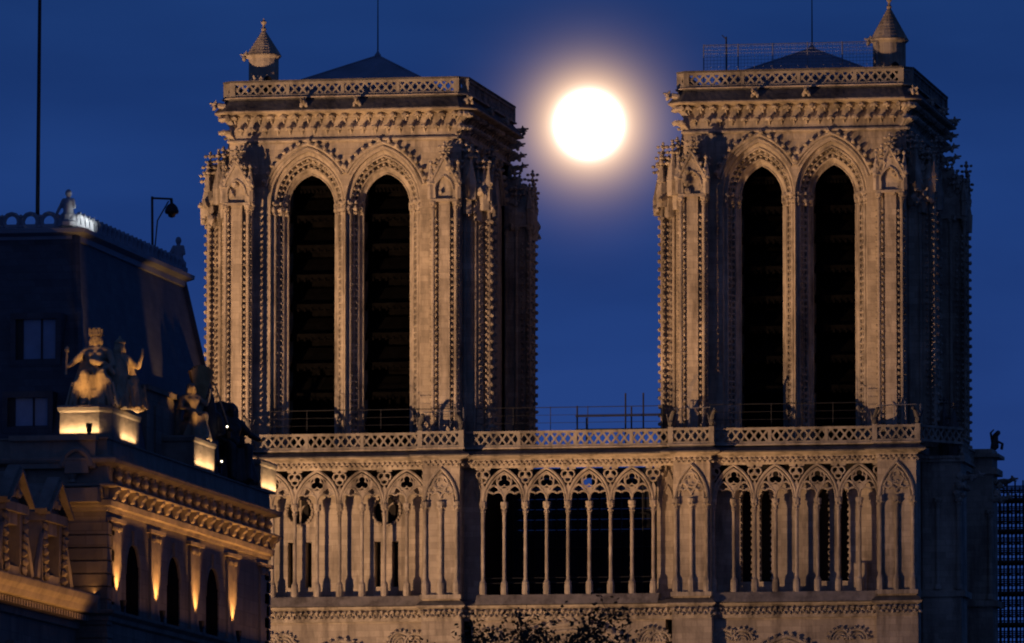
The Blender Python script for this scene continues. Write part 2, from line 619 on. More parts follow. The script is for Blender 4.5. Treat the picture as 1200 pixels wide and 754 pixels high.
def face_detail(tower, T, half, sp, a0, first):
    """one belfry face in local (u, d, z): wall with two deep pointed openings; d grows into the tower"""
    ZT = 63.45
    wall = MB(T)
    hs = sp / 2
    A = [hs - .02, hs - .2, a0 + .28, a0]
    RI = [3.08, 2.78, 2.2, 1.85]
    D = [0.0, 0.4, 1.0, 1.25]
    nA = 10

    def poly(uc, a, r, z0=ZB):
        return [(uc - a, z0)] + [(uc + x, ZS + z) for x, z in arch(a, r, nA)] + [(uc + a, z0)]
    cents = (-hs, hs)
    # wall field above and between
    for uc in cents:
        P = poly(uc, A[0], RI[0])
        wall.grid([[(u, 0, z) for u, z in P], [(u, 0, ZT) for u, z in P]])
    e = hs + A[0]
    wall.quad((-half, 0, ZB), (-e, 0, ZB), (-e, 0, ZT), (-half, 0, ZT))
    wall.quad((e, 0, ZB), (half, 0, ZB), (half, 0, ZT), (e, 0, ZT))
    wall.quad((cents[0] + A[0], 0, ZB), (cents[1] - A[0], 0, ZB), (cents[1] - A[0], 0, ZT), (cents[0] + A[0], 0, ZT))
    wall.build('wall', STONE, tower)
    for uc in cents:
        m = MB(T)
        P = [poly(uc, A[k], RI[k]) for k in range(4)]
        # outer step
        m.grid([[(u, 0, z) for u, z in P[0]], [(u, D[1] - .1, z) for u, z in P[0]]])
        m.grid([[(u, D[1] - .1, z) for u, z in P[0]], [(u, D[1], z) for u, z in P[1]]])
        # splayed band, sunk like a groove so that its leaf chain stands free
        m.grid([[(u, D[1], z) for u, z in P[1]], [(u, D[1] + .3, z) for u, z in P[1]]])
        m.grid([[(u, D[1] + .3, z) for u, z in P[1]], [(u, D[2] + .25, z) for u, z in P[2]]])
        m.grid([[(u, D[2] + .25, z) for u, z in P[2]], [(u, D[2], z) for u, z in P[2]]])
        # plain inner order, then the deep reveal
        m.grid([[(u, D[2], z) for u, z in P[2]], [(u, D[2] + .3, z) for u, z in P[3]]])
        m.grid([[(u, D[2] + .3, z) for u, z in P[3]], [(u, D[3] + .35, z) for u, z in P[3]]])
        for k, dd, r_ in ((1, D[1], .085), (2, D[2], .085), (3, D[2] + .28, .06)):
            m.tube([(u, dd, z) for u, z in P[k][1:-1]], r_, 6)
        wid = A[1] - A[2]
        rows = 3 if wid > .5 else 2
        for q_ in range(rows):
            f = (q_ + .5) / rows
            aa, ri, dd = A[1] - wid * f, RI[1] - (RI[1] - RI[2]) * f, D[1] + (D[2] - D[1]) * f
            for (q, t) in walk([(u, 0, z) for u, z in poly(uc, aa, ri)[1:-1]], .36):
                m.blob((q[0], dd, q[2]), .115, .14, .115, .25)
            for sgn in (-1, 1):
                crocket_strip(m, uc + sgn * aa, dd, ZB + .9, ZS - .75, .1, .36)
        # roll between the chain rows
        for f in ([1 / 3, 2 / 3] if rows == 3 else [.5]):
            aa, ri, dd = A[1] - wid * f, RI[1] - (RI[1] - RI[2]) * f, D[1] + (D[2] - D[1]) * f + .02
            m.tube([(u, dd, z) for u, z in poly(uc, aa, ri)], .05, 5)
        # hood mould with crockets: a wider pointed arch that meets its neighbour over the pier
        out_ = -1 if uc < 0 else 1
        H = []
        for x, z in arch(hs + .42, 3.52, 18):
            if x * out_ < 0 and abs(x) > hs:
                continue
            if x * out_ > 0 and z < 1.0:
                continue
            H.append((uc + x, ZS + z))
        m.tube([(u, -.08, z) for u, z in H], .12, 6)
        m.tube([(uc + (u - uc) * .91, -.03, ZS + (z - ZS) * .93) for u, z in H], .07, 5)
        for (q, t) in walk([(u, 0, z) for u, z in H], .5):
            nx, nz = -t.z, t.x
            m.blob((q[0] + nx * .16, -.2, q[2] + nz * .16), .15, .2, .17, .3)
        # jamb shafts and imposts
        for sgn in (-1, 1):
            for x, dd, r_ in ((A[1], D[1] + .02, .1), (A[2], D[2] + .0, .1), (A[3] + .04, D[2] + .28, .07)):
                shaft(m, uc + sgn * x, dd, ZB + .3, ZS + .05, r_)
            for (xa_, xb_, dd) in ((A[0] - .01, A[1], D[1] - .1), (A[1], A[2], D[1] + .25), (A[2], A[3], D[2] + .1)):
                x0, x1 = sorted((uc + sgn * xa_, uc + sgn * xb_))
                m.box(x0, x1, dd - .16, dd + .3, ZS - .02, ZS + .15)
                for q in range(3):
                    m.blob((x0 + (x1 - x0) * (q + .5) / 3, dd - .1, ZS - .3), .11, .11, .2, .3)
                    m.blob((x0 + (x1 - x0) * (q + .8) / 3, dd - .04, ZS - .55), .08, .08, .12, .3)
        m.build('belfry_arch', CARVED, tower)
        # louvres
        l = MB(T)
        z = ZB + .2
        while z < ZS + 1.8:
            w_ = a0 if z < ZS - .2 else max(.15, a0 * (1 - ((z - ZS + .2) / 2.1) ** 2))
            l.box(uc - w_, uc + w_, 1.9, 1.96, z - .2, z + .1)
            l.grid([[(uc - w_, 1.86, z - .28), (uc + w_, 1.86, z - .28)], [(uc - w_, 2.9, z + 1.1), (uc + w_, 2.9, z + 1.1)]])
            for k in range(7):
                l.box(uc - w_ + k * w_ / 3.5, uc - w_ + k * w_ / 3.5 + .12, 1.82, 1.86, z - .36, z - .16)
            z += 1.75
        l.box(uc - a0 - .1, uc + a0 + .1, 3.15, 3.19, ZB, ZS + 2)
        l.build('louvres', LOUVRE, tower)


def buttress(tower, T, uc, w, p, left_open=True):
    """belfry buttress: plain panel between sunk leaf-crocket chains and corner shafts, gabled head"""
    m = MB(T)
    hw = w / 2
    z1 = 59.6
    m.box(uc - hw + .2, uc + hw - .2, -p + .42, .0, ZB, z1)
    m.box(uc - hw + .42, uc + hw - .42, -p + .08, -p + .42, ZB, z1)
    for sgn in (-1, 1):
        x = uc + sgn * (hw - .08)
        if left_open:
            crocket_strip(m, x, -p - .08, ZB + .8, z1 - .6, .12, .5)
        shaft(m, x, -p + .08, ZB + .2, z1, .11)
        crocket_strip(m, uc + sgn * (hw - .27), -p + .12, ZB + .8, z1 - .8, .1, .35)
        crocket_strip(m, x + sgn * .14, -p + .2, ZB + .8, z1 - .8, .09, .35)
        shaft(m, x, -p * .45, ZB + .2, z1, .1)
        crocket_strip(m, x + sgn * .1, -p * .68, ZB + .8, z1 - .8, .09, .35)
        shaft(m, x - sgn * .05, -.1, ZB + .2, z1, .1)
        m.box(*sorted((uc + sgn * (hw - .2), uc + sgn * (hw - .08))), -p * .42, -.12, ZB, z1)
    m.box(uc - hw - .08, uc + hw + .08, -p - .08, 0, z1, z1 + .16)
    m.build('buttress', STONE, tower)
    g_ = MB(T)
    gable_pinnacle(g_, uc, -p - .02, z1 + .16, w * 1.08, .95)
    g_.prism([(uc - hw * .8, z1 + .18), (uc + hw * .8, z1 + .18), (uc + hw * .8, z1 + 1.8), (uc, z1 + 3.0), (uc - hw * .8, z1 + 1.8)], -p * .55, .0)
    finial(g_, uc, -p * .3, z1 + 2.7, .9, .9)
    for k in range(46):
        r_ = random.uniform(.11, .24)
        zz = random.uniform(.0, 2.5)
        g_.blob((uc + random.uniform(-hw, hw) * (1.25 - zz * .25), random.uniform(-p * 1.04, -.1), z1 + zz), r_, r_, r_ * 1.3, .4)
    for q in range(3):
        finial(g_, uc + (q - 1) * hw * .8, -p * (.35 + .3 * random.random()), z1 + 1.5 + .4 * random.random(), 1.1, 1.15)
    g_.build('pinnacle', CARVED, tower)


def rnd_foliage(mb, x, d, z, s):
    """one big curled leaf of the frieze: stem swelling out to a drooping head"""
    mb.tube([(x, d + .1, z - .3 * s), (x, d - .14 * s, z - .05 * s), (x, d - .34 * s, z + .12 * s)], .07 * s, 5)
    mb.blob((x, d - .42 * s, z + .1 * s), .2 * s, .17 * s, .15 * s, .25)
    for sg in (-1, 1):
        mb.blob((x + sg * .15 * s, d - .3 * s, z + .04 * s), .1 * s, .12 * s, .12 * s, .3)


def make_tower(cx, half, sp, a0, turret_xyz, turret_r, eave, apex, right):
    hy = DEPTH / 2
    cy = Y0 + hy
    tw = MB()
    # core: floor, back and north walls, upper block
    tw.box(cx - half, cx + half, Y0 + 3.2, Y0 + DEPTH, ZB, 63.45)
    tw.box(cx - half, cx + half, Y0 + .002, Y0 + DEPTH, 63.45, 65.3)
    tower = tw.build('tower', STONE, CATH)
    W = lambda u, d, z: (cx + u, Y0 + d, z)
    S = lambda u, d, z: (cx + half - d, cy + u, z)
    Nn = lambda u, d, z: (cx - half + d, cy - u, z)
    # the corner slabs that close the hollow front bay
    for sgn in (-1, 1):
        c_ = MB()
        x0, x1 = sorted((cx + sgn * (half - .003), cx + sgn * (half - .6)))
        c_.box(x0, x1, Y0 + .003, Y0 + 3.2, ZB, 63.45)
        c_.build('corner_wall', STONE, tower)
    face_detail(tower, W, half, sp, a0, True)
    face_detail(tower, S, hy, sp + .7, a0, False)
    pw = 1.5
    for u in (-half + pw / 2, half - pw / 2):
        buttress(tower, W, u, pw, 1.5, False)
    for u in (-hy + .3 + pw / 2, hy - .3 - pw / 2):
        buttress(tower, S, u, pw, 1.65)
        buttress(tower, Nn, -u, pw, 1.4)
    # diagonal cluster of spirelets at each front corner and rear corner
    for sx in (-1, 1):
        for yy in (Y0, Y0 + DEPTH):
            cl = MB()
            for k, (ox, oy, z0, h) in enumerate(((.35, .0, 59.0, 3.6), (.9, .4, 58.6, 3.0), (.1, .5, 59.6, 4.0), (1.2, .9, 58.4, 3.2))):
                x = cx + sx * (half + ox)
                y = yy + (oy if yy < 5 else -oy)
                cl.lathe((x, y, z0), [(.3, 0), (.3, h * .45), (.38, h * .48), (.05, h)], 6)
                for q in range(6):
                    a = q * 2.4
                    rr_ = .36 - .045 * q
                    cl.blob((x + math.cos(a) * rr_, y + math.sin(a) * rr_, z0 + h * (.5 + q * .07)), .13, .13, .13, .3)
                finial(cl, x, y, z0 + h - .1, .8, 1.1)
            # gablets clinging to the corner
            for q in range(34):
                zz = random.uniform(-.5, 2.0)
                r_ = random.uniform(.12, .26)
                cl.blob((cx + sx * (half + random.uniform(.2, 2.0 - .45 * max(zz, 0))), yy + (1 if yy < 5 else -1) * random.uniform(-.3, 1.6), 59.4 + zz), r_, r_, r_ * 1.35, .4)
            for ox, oy, z0 in ((1.65, 1.2, 61.0), (1.3, .3, 61.4), (.6, -.2, 62.0)):
                finial(cl, cx + sx * (half + ox), yy + (oy if yy < 5 else -oy), z0, 1.0, 1.25)
                cl.lathe((cx + sx * (half + ox), yy + (oy if yy < 5 else -oy), z0 - 2.2), [(.34, 0), (.38, .9), (.08, 2.3)], 6)
            cl.build('corner_pinnacle', CARVED, tower)
    # frieze of curled leaves, two rows
    for (T, hh) in ((W, half), (S, hy)):
        fr = MB(T)
        fr.box(-hh, hh, -.07, 0, 63.43, 63.6)
        fr.tube([(-hh - .1, -.1, 63.52), (hh + .1, -.1, 63.52)], .1, 6)
        n = int(2 * hh / .72)
        for k in range(n):
            u = -hh + (k + .5) * 2 * hh / n
            rnd_foliage(fr, u, -.06, 64.8, 1.0)
            rnd_foliage(fr, u + hh / n, -.03, 64.12, .9)
        fr.build('frieze', CARVED, tower)
    for sx in (-1, 1):
        for yy, sy in ((Y0, -1), (Y0 + DEPTH, 1)):
            fr = MB()
            for k in range(4):
                for zz, s_ in ((64.75, 1.2), (63.95, 1.0)):
                    a = (k + .5) / 4 * math.pi / 2
                    x, y = cx + sx * (half - .15 + math.cos(a) * .36), yy + sy * (-.15 + math.sin(a) * .36)
                    fr.tube([(x - sx * .3, y - sy * .3, zz - .4), (x, y, zz), (x + sx * .25 * math.cos(a), y + sy * .25 * math.sin(a), zz + .1)], .1, 5)
                    fr.blob((x + sx * .3 * math.cos(a), y + sy * .3 * math.sin(a), zz + .1), .2 * s_, .2 * s_, .16 * s_, .3)
            fr.build('corner_frieze', CARVED, tower)
    # cornice: swept profile
    prof = [(0, 64.95), (.2, 65.0), (.55, 65.08), (.84, 65.12), (.92, 65.18), (.9, 65.24), (.3, 65.93), (.3, 65.98), (.5, 66.0), (.5, 66.08), (.1, 66.11), (-3.0, 66.13)]
    cn = MB()
    for k in range(len(prof) - 1):
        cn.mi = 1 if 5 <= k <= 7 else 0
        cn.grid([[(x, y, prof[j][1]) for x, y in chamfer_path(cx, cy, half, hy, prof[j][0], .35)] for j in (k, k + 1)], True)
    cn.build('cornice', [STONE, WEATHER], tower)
    bl = MB()
    P = chamfer_path(cx, cy, half, hy, .24, .35)
    for k in range(8):
        lattice(bl, P[k], P[(k + 1) % 8], 66.1, 66.97, .5)
        x, y = P[k]
        bl.box(x - .16, x + .16, y - .16, y + .16, 66.1, 67.02)
    bl.build('parapet', GREYED, tower)
    # flat coping proud of the rail
    cp = MB()
    for (o0, o1, z) in ((.04, .44, 66.97),):
        A_, B_ = chamfer_path(cx, cy, half, hy, o0, .35), chamfer_path(cx, cy, half, hy, o1, .35)
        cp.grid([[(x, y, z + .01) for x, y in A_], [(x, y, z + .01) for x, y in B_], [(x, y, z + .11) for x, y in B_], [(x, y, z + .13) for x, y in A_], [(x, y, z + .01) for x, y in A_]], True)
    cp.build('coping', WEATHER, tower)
    # gargoyles
    gz = 65.6
    for (x, y, dx, dy) in ((cx - half * .33, Y0 - .45, -.1, -1), (cx + half * .12, Y0 - .45, .1, -1), (cx - half - .5, Y0 - .3, -1, -.35), (cx + half + .35, Y0 - .3, .7, -.7),
                           (cx + half + .5, cy - 2.5, 1, 0), (cx + half + .5, cy + 2.5, 1, 0), (cx + half + .5, Y0 + DEPTH + .2, 1, .3), (cx - half - .5, cy, -1, 0)):
        gm = MB()
        gargoyle_mesh(gm, (x, y, gz), (dx, dy, .05), .32 if abs(dx) > .3 else .6)
        gm.build('gargoyle', CARVED, tower)
    for (x, y, z) in ((cx + half + .35, Y0 + DEPTH - 1, 64.5), (cx + half + .4, Y0 + DEPTH - .2, 63.3), (cx + half + .35, Y0 + DEPTH - .5, 63.9)):
        gm = MB()
        gargoyle_mesh(gm, (x, y, z), (1, .1, .1), .5)
        gm.build('gargoyle', CARVED, tower)
    # roof
    rf = MB()
    az = 69.25 if right else 69.4
    rx = -.1 if right else .4
    rb = 4.9
    zr = 66.95
    rf.add([(cx - rb, cy - rb, zr), (cx + rb, cy - rb, zr), (cx + rb, cy + rb, zr), (cx - rb, cy + rb, zr), (cx + rx, cy, az)], [(0, 1, 4), (1, 2, 4), (2, 3, 4), (3, 0, 4)])
    for k in range(4):
        rf.tube([rf.v[k], rf.v[4]], .07, 5)
    rf.box(cx - rb + .1, cx + rb - .1, cy - rb + .1, cy + rb - .1, 66.25, zr)
    rf.lathe((cx + rx, cy, az - .2), [(.16, 0), (.2, .25), (.08, .4), (.02, .6)], 8)
    rf.build('roof', LEAD, tower)
    rd = MB()
    rd.tube([(cx + rx, cy, az), (cx + rx, cy, az + 5.5)], .045, 5, r1=.02)
    rd.build('lightning_rod', IRON, tower)
    # stair turret
    tx, ty = turret_xyz
    tu = MB()
    z0 = 66.25
    r = turret_r
    tu.lathe((tx, ty, 0), [(r, z0), (r, z0 + .9), (r * 1.05, z0 + .93), (r * 1.05, z0 + 1.02), (r * .98, z0 + 1.05), (r * .98, eave - .15), (r * 1.15, eave), (r * 1.17, eave + .08), (r * 1.02, eave + .12)], 16)
    n = 9
    for k in range(n):   # stepped stone cone
        f0, f1 = k / n, (k + 1) / n
        h = apex - eave - .12
        ra, rb_ = r * 1.03 * (1 - f0) + .09, r * 1.03 * (1 - f1) + .09
        tu.lathe((tx, ty, eave + .12), [(ra, h * f0), (rb_ + .015, h * f1 - .03), (rb_ + .015, h * f1)], 16)
    tu.lathe((tx, ty, apex), [(.12, -.05), (.17, .08), (.1, .16), (.06, .3), (.15, .42), (.18, .5), (.05, .62), (.02, .72)], 8)
    tu.build('stair_turret', STONE, tower)
    dr = MB()
    ang_ = R(-62)
    dr.T = lambda u, d, z: (tx + math.cos(ang_) * d - math.sin(ang_) * u, ty + math.sin(ang_) * d + math.cos(ang_) * u, z)
    dr.prism([(u, z0 + .2 + z) for u, z in [(-.24, 0), (.24, 0)] + [(x, z + .75) for x, z in reversed(arch(.24, .3, 4))]], r * .8, r + .05)
    dr.build('doorway', DARK, tower)
    g2_ = MB()
    gargoyle_mesh(g2_, (tx - r * .9, ty - .1, eave), (-1, -.1, 0), .25)
    g2_.build('gargoyle', CARVED, tower)
    return tower


T_L = make_tower(-13.5, 6.95, 4.5, 1.4, (-18.75, 4.3), .9, 68.72, 70.3, False)
T_R = make_tower(13.15, 6.55, 4.25, 1.25, (18.5, 4.3), .98, 68.8, 70.75, True)

# ------------------------------------------------------------------ gallery storey
ZG0, ZG1 = 36.55, 44.1
GAL = empty('gallery', parent=CATH)
BUT = [(-21.2, -18.75), (-8.35, -6.15), (6.4, 8.55), (18.3, 20.55)]      # buttress faces at this storey
SECT = [(-18.75, -8.1, 8), (-4.92, 5.1, 8), (8.6, 18.36, 8)]
YC = .9                                                               # column plane
YR = 1.62                                                             # wall behind the columns


def quatre(mb, x, z, r, d, t):
    for k in range(3):
        a = k * math.pi * 2 / 3 + math.pi / 2
        cx_, cz_ = x + math.cos(a) * r * .5, z + math.sin(a) * r * .5
        pts = [(cx_ + math.cos(a + q) * r * .5, d, cz_ + math.sin(a + q) * r * .5) for q in [R(x_) for x_ in range(-125, 126, 25)]]
        mb.tube(pts, t, 5)


def trefoil_arch(mb, x, a, z, rise, d, t):
    """cusped (trefoil) head"""
    pts = []
    for k in range(7):
        q = math.pi - k / 6 * math.pi * .75
        pts.append((x - a * .42 + math.cos(q) * a * .56, d, z + rise * .22 + math.sin(q) * rise * .40))
    top = []
    for k in range(9):
        q = math.pi * .95 - k / 8 * math.pi * .9
        top.append((x + math.cos(q) * a * .52, d, z + rise * .62 + math.sin(q) * rise * .40))
    pts2 = [(2 * x - p[0], p[1], p[2]) for p in reversed(pts)]
    mb.tube(pts, t, 5)
    mb.tube(top, t, 5)
    mb.tube(pts2, t, 5)


columns = []


def gallery_column(x, y, z0=ZG0, z1=41.95, r=.108, parent=GAL):
    m = MB()
    m.lathe((x, y, 0), [(r * 2.0, z0), (r * 2.0, z0 + .55), (r * 1.8, z0 + .6), (r * 1.9, z0 + .7), (r * 1.35, z0 + .8), (r, z0 + .9),
                        (r * .97, z1 - .75), (r * 1.3, z1 - .72), (r * 1.05, z1 - .66), (r * 1.2, z1 - .45), (r * 1.9, z1 - .2), (r * 2.1, z1 - .16), (r * 2.1, z1)], 10)
    for k in range(6):
        a = k * math.pi / 3 + .3
        m.blob((x + math.cos(a) * r * 1.5, y + math.sin(a) * r * 1.5, z1 - .3), r * .6, r * .6, r * .8, .3)
        m.blob((x + math.cos(a + .5) * r * 1.2, y + math.sin(a + .5) * r * 1.2, z1 - .55), r * .5, r * .5, r * .7, .3)
    return m.build('column', CARVED, parent)


ZCAP = 41.95
for si, (xa, xb, nb) in enumerate(SECT):
    p = (xb - xa) / nb
    tr = MB()
    tr.tube([(xa - .3, YC - .02, 44.02), (xb + .3, YC - .02, 44.02)], .11, 6)
    for k in range(nb + 1):
        gallery_column(xa + k * p, YC)
    off = 0
    for k in range(0, nb, 2):
        xm = xa + (k + 1) * p
        # main arch over a pair
        for a_, t_ in ((p - .02, .085), (p - .17, .05)):
            tr.tube([(xm + x, YC - .04, ZCAP + z) for x, z in arch(a_, 1.95 - (p - .02 - a_) * 1.3, 9)], t_, 6)
        for s_ in (-1, 1):
            trefoil_arch(tr, xm + s_ * p / 2, p / 2, ZCAP, .95, YC - .02, .06)
            tr.tube([(xm + s_ * p / 2 + x, YC, ZCAP + z) for x, z in arch(p / 2, .98, 7)], .062, 6)
        tr.tube([(xm + math.cos(q * math.pi / 8) * .44, YC, ZCAP + 1.2 + math.sin(q * math.pi / 8) * .44) for q in range(16)], .055, 5, closed=True)
        quatre(tr, xm, ZCAP + 1.2, .42, YC, .045)
        # stone filling between circle and arches (thin webs)
        for s_ in ((-1, 1) if si == 0 else ()):
            tr.prism([(xm + s_ * .42, ZCAP + .95), (xm + s_ * .62, ZCAP + .95), (xm + s_ * .8, ZCAP + .5), (xm + s_ * .98, ZCAP + .62), (xm + s_ * .72, ZCAP + 1.25), (xm + s_ * .5, ZCAP + 1.35)], YC - .03, YC + .1)
        tr.prism([(xm - .16, ZCAP + .78), (xm + .16, ZCAP + .78), (xm + .12, ZCAP + .45), (xm, ZCAP + .1), (xm - .12, ZCAP + .45)], YC - .03, YC + .1)
    # spandrels between the big arches: a trefoil each
    for k in range(0, nb + 1, 2):
        x = xa + k * p
        for q in range(3):
            a = R(90 + q * 120)
            cx_, cz_ = x + math.cos(a + math.pi) * .2, 43.45 + math.sin(a + math.pi) * .18
            tr.tube([(cx_ + math.cos(w_ * math.pi / 4) * .22, YC, cz_ + math.sin(w_ * math.pi / 4) * .22) for w_ in range(8)], .06, 5, closed=True)
        tr.prism([(x - .1, ZCAP), (x + .1, ZCAP), (x + .16, ZCAP + .75), (x, ZCAP + 1.1), (x - .16, ZCAP + .75)], YC - .05, YC + .12)
        for s_ in (-1, 1):
            tr.prism([(x, 44.0), (x + s_ * .5, 44.0), (x + s_ * .42, 43.82), (x + s_ * .1, 43.78)], YC - .03, YC + .1)
    tr.build('tracery', CARVED, GAL)
    # sill course
    sl = MB()
    sl.mi = 0
    sl.prism([(0, 0)] * 0 + [(xa - .35, 36.3), (xb + .35, 36.3), (xb + .35, 36.55), (xa - .35, 36.55)], YC - .2, YR)
    sl.quad((xa - .35, YC - .2, 36.55), (xb + .35, YC - .2, 36.55), (xb + .35, YC - .75, 35.95), (xa - .35, YC - .75, 35.95))
    sl.build('sill', GREYED, GAL)
    if si == 1:
        rl = MB()
        for zz in (37.25, 37.55):
            rl.tube([(xa, YC + .35, zz), (xb, YC + .35, zz)], .025, 5)
        rl.build('guard_rail', IRON, GAL)

# walls behind the two outer sections; their windows are cut right through
ZT_ = 42.85
xa, xb, nb = SECT[0]
w = MB()
RO = [(-15.95, .76), (-10.8, .84)]
xs = [xa - .3]
for c_, r_ in RO:
    xs += [c_ - r_, c_ + r_]
xs.append(xb + .4)
for k in range(0, len(xs), 2):
    w.quad((xs[k], YR, 36.3), (xs[k + 1], YR, 36.3), (xs[k + 1], YR, ZT_), (xs[k], YR, ZT_))
for c_, r_ in RO:
    zc = 41.6
    up_ = [(c_ - r_ * math.cos(q * math.pi / 12), zc + r_ * math.sin(q * math.pi / 12)) for q in range(13)]
    dn = [(c_ - r_ * math.cos(q * math.pi / 12), zc - r_ * math.sin(q * math.pi / 12)) for q in range(13)]
    w.grid([[(u, YR, z) for u, z in up_], [(u, YR, max(ZT_, zc + r_)) for u, z in up_]])
    w.grid([[(u, YR, z) for u, z in dn], [(u, YR, 40.1) for u, z in dn]])
    ring = up_ + dn[::-1][1:-1]
    w.grid([[(u, YR, z) for u, z in ring], [(u, YR + .9, z) for u, z in ring]], True)
    # slits below
    a1, a2, a3, a4 = c_ - .7, c_ - .32, c_ + .34, c_ + .72
    for x0, x1 in ((c_ - r_, a1), (a2, a3), (a4, c_ + r_)):
        w.quad((x0, YR, 37.15), (x1, YR, 37.15), (x1, YR, 39.8), (x0, YR, 39.8))
    for z0, z1 in ((36.3, 37.15), (39.8, 40.1)):
        w.quad((c_ - r_, YR, z0), (c_ + r_, YR, z0), (c_ + r_, YR, z1), (c_ - r_, YR, z1))
    for x0, x1 in ((a1, a2), (a3, a4)):
        w.grid([[(x0, y, 37.15), (x0, y, 39.8), (x1, y, 39.8), (x1, y, 37.15)] for y in (YR, YR + .9)], True)
    for q in range(26):
        a = q * math.pi / 13
        w.blob((c_ + math.cos(a) * (r_ + .02), YR - .02, zc + math.sin(a) * (r_ + .02)), .12, .12, .12, .3)
    # mullions of the round window
    w.tube([(c_, YR + .25, zc - r_), (c_, YR + .25, zc + r_)], .06, 6)
    for s_ in (-1, 1):
        w.tube([(c_ + s_ * .5 + x, YR + .25, zc - .1 + z) for x, z in arch(.48, .6, 6)], .05, 5)
w.build('rear_wall', STONE, GAL)
xa, xb, nb = SECT[2]
w = MB()
wins = [(10.42, .34), (11.55, .36), (14.9, .40), (16.12, .30)]
xs = [xa - .3]
for c_, hw in wins:
    xs += [c_ - hw, c_ + hw]
xs.append(xb + .4)
for k in range(0, len(xs), 2):
    w.quad((xs[k], YR, 36.3), (xs[k + 1], YR, 36.3), (xs[k + 1], YR, ZT_), (xs[k], YR, ZT_))
for c_, hw in wins:
    zs = 41.9
    P = [(c_ + x, zs + z) for x, z in arch(hw, .75, 6)]
    w.grid([[(u, YR, z) for u, z in P], [(u, YR, ZT_) for u, z in P]])
    w.quad((c_ - hw, YR, 36.3), (c_ + hw, YR, 36.3), (c_ + hw, YR, 37.2), (c_ - hw, YR, 37.2))
    L = [(c_ - hw, 37.2)] + P + [(c_ + hw, 37.2)]
    w.grid([[(u, YR, z) for u, z in L], [(u, YR + .9, z) for u, z in L]], True)
    zz = 37.4
    while zz < zs + .2:
        for sg in (-1, 1):
            w.blob((c_ + sg * hw, YR + .1, zz), .12, .12, .13, .3)
        zz += .36
    for (q, t) in walk([(u, YR, z) for u, z in P], .3):
        w.blob((q[0], YR - .02, q[2]), .1, .1, .1, .3)
w.box(16.75, 17.5, YR - .35, YR - .02, 36.56, 38.2)
w.build('rear_wall', STONE, GAL)
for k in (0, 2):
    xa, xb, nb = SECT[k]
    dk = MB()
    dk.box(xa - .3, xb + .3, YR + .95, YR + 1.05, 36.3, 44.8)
    dk.build('window', DARK, GAL)  # dark sheet whose colour stands in for shade in the cavity behind
for xa, xb in ((-6.2, -5.05), (5.22, 6.45)):
    w = MB()
    w.box(xa, xb, 1.45, 2.2, 36.0, 44.1)
    w.tube([((xa + xb) / 2 + x, 1.42, ZCAP + z) for x, z in arch(.5, 1.9, 8)], .07, 6)
    w.tube([((xa + xb) / 2 + x, 1.42, ZCAP + z) for x, z in arch(.3, .9, 8)], .06, 6)
    w.build('pier', STONE, GAL)

# gallery buttress faces
for bi, (xa, xb) in enumerate(BUT):
    b = MB()
    b.box(xa, xb, .08, YR + .3, 36.0, 44.1)
    b.build('pier', STONE, GAL)
    d = MB()
    w_ = xb - xa
    n = 3
    for k in range(n):
        x = xa + .17 + (w_ - .34) * k / 2
        d.lathe((x, -.02, 0), [(.22, 36.55), (.22, 37.2), (.16, 37.35), (.11, 37.5), (.105, ZCAP - .6), (.15, ZCAP - .56), (.12, ZCAP - .5), (.22, ZCAP - .15), (.24, ZCAP)], 9)
        for q in range(6):
            a = q * 1.05
            d.blob((x + math.cos(a) * .17, -.02 + math.sin(a) * .17, ZCAP - .3), .08, .08, .11, .3)
    d.box(xa - .12, xb + .12, -.22, .4, 36.3, 36.55)
    for k in range(2):
        xm = xa + .17 + (w_ - .34) * (k + .5) / 2
        trefoil_arch(d, xm, (w_ - .34) / 4, ZCAP, .9, .03, .07)
    xm = (xa + xb) / 2
    d.tube([(xm + x, .0, ZCAP + z) for x, z in arch(w_ / 2 - .15, 1.95, 9)], .09, 6)
    d.tube([(xm + x, .04, ZCAP + z) for x, z in arch(w_ / 2 - .34, 1.65, 9)], .06, 6)
    d.tube([(xm + math.cos(q * math.pi / 8) * .42, .04, ZCAP + 1.1 + math.sin(q * math.pi / 8) * .42) for q in range(16)], .075, 5, closed=True)
    quatre(d, xm, ZCAP + 1.1, .36, .05, .05)
    d.build('blind_arcade', CARVED, GAL)


# balcony cornice, frieze and balustrade; sections step in and out with the buttresses
def course_path(o):
    """plan line of the west front from left to right at offset o in front of the faces"""
    pts = []
    yb, ys = .1 - o, .75 - o
    prev = None
    for i, (xa, xb) in enumerate(BUT):
        if i:
            pts += [(BUT[i - 1][1] + o, ys), (xa - o, ys)]
        pts += [(xa - o, yb), (xb + o, yb)]
    return pts


def sweep(mb, prof, mats=None):
    for k in range(len(prof) - 1):
        if mats:
            mb.mi = mats[k]
        mb.grid([[(x, y, prof[j][1]) for x, y in course_path(prof[j][0])] for j in (k, k + 1)])


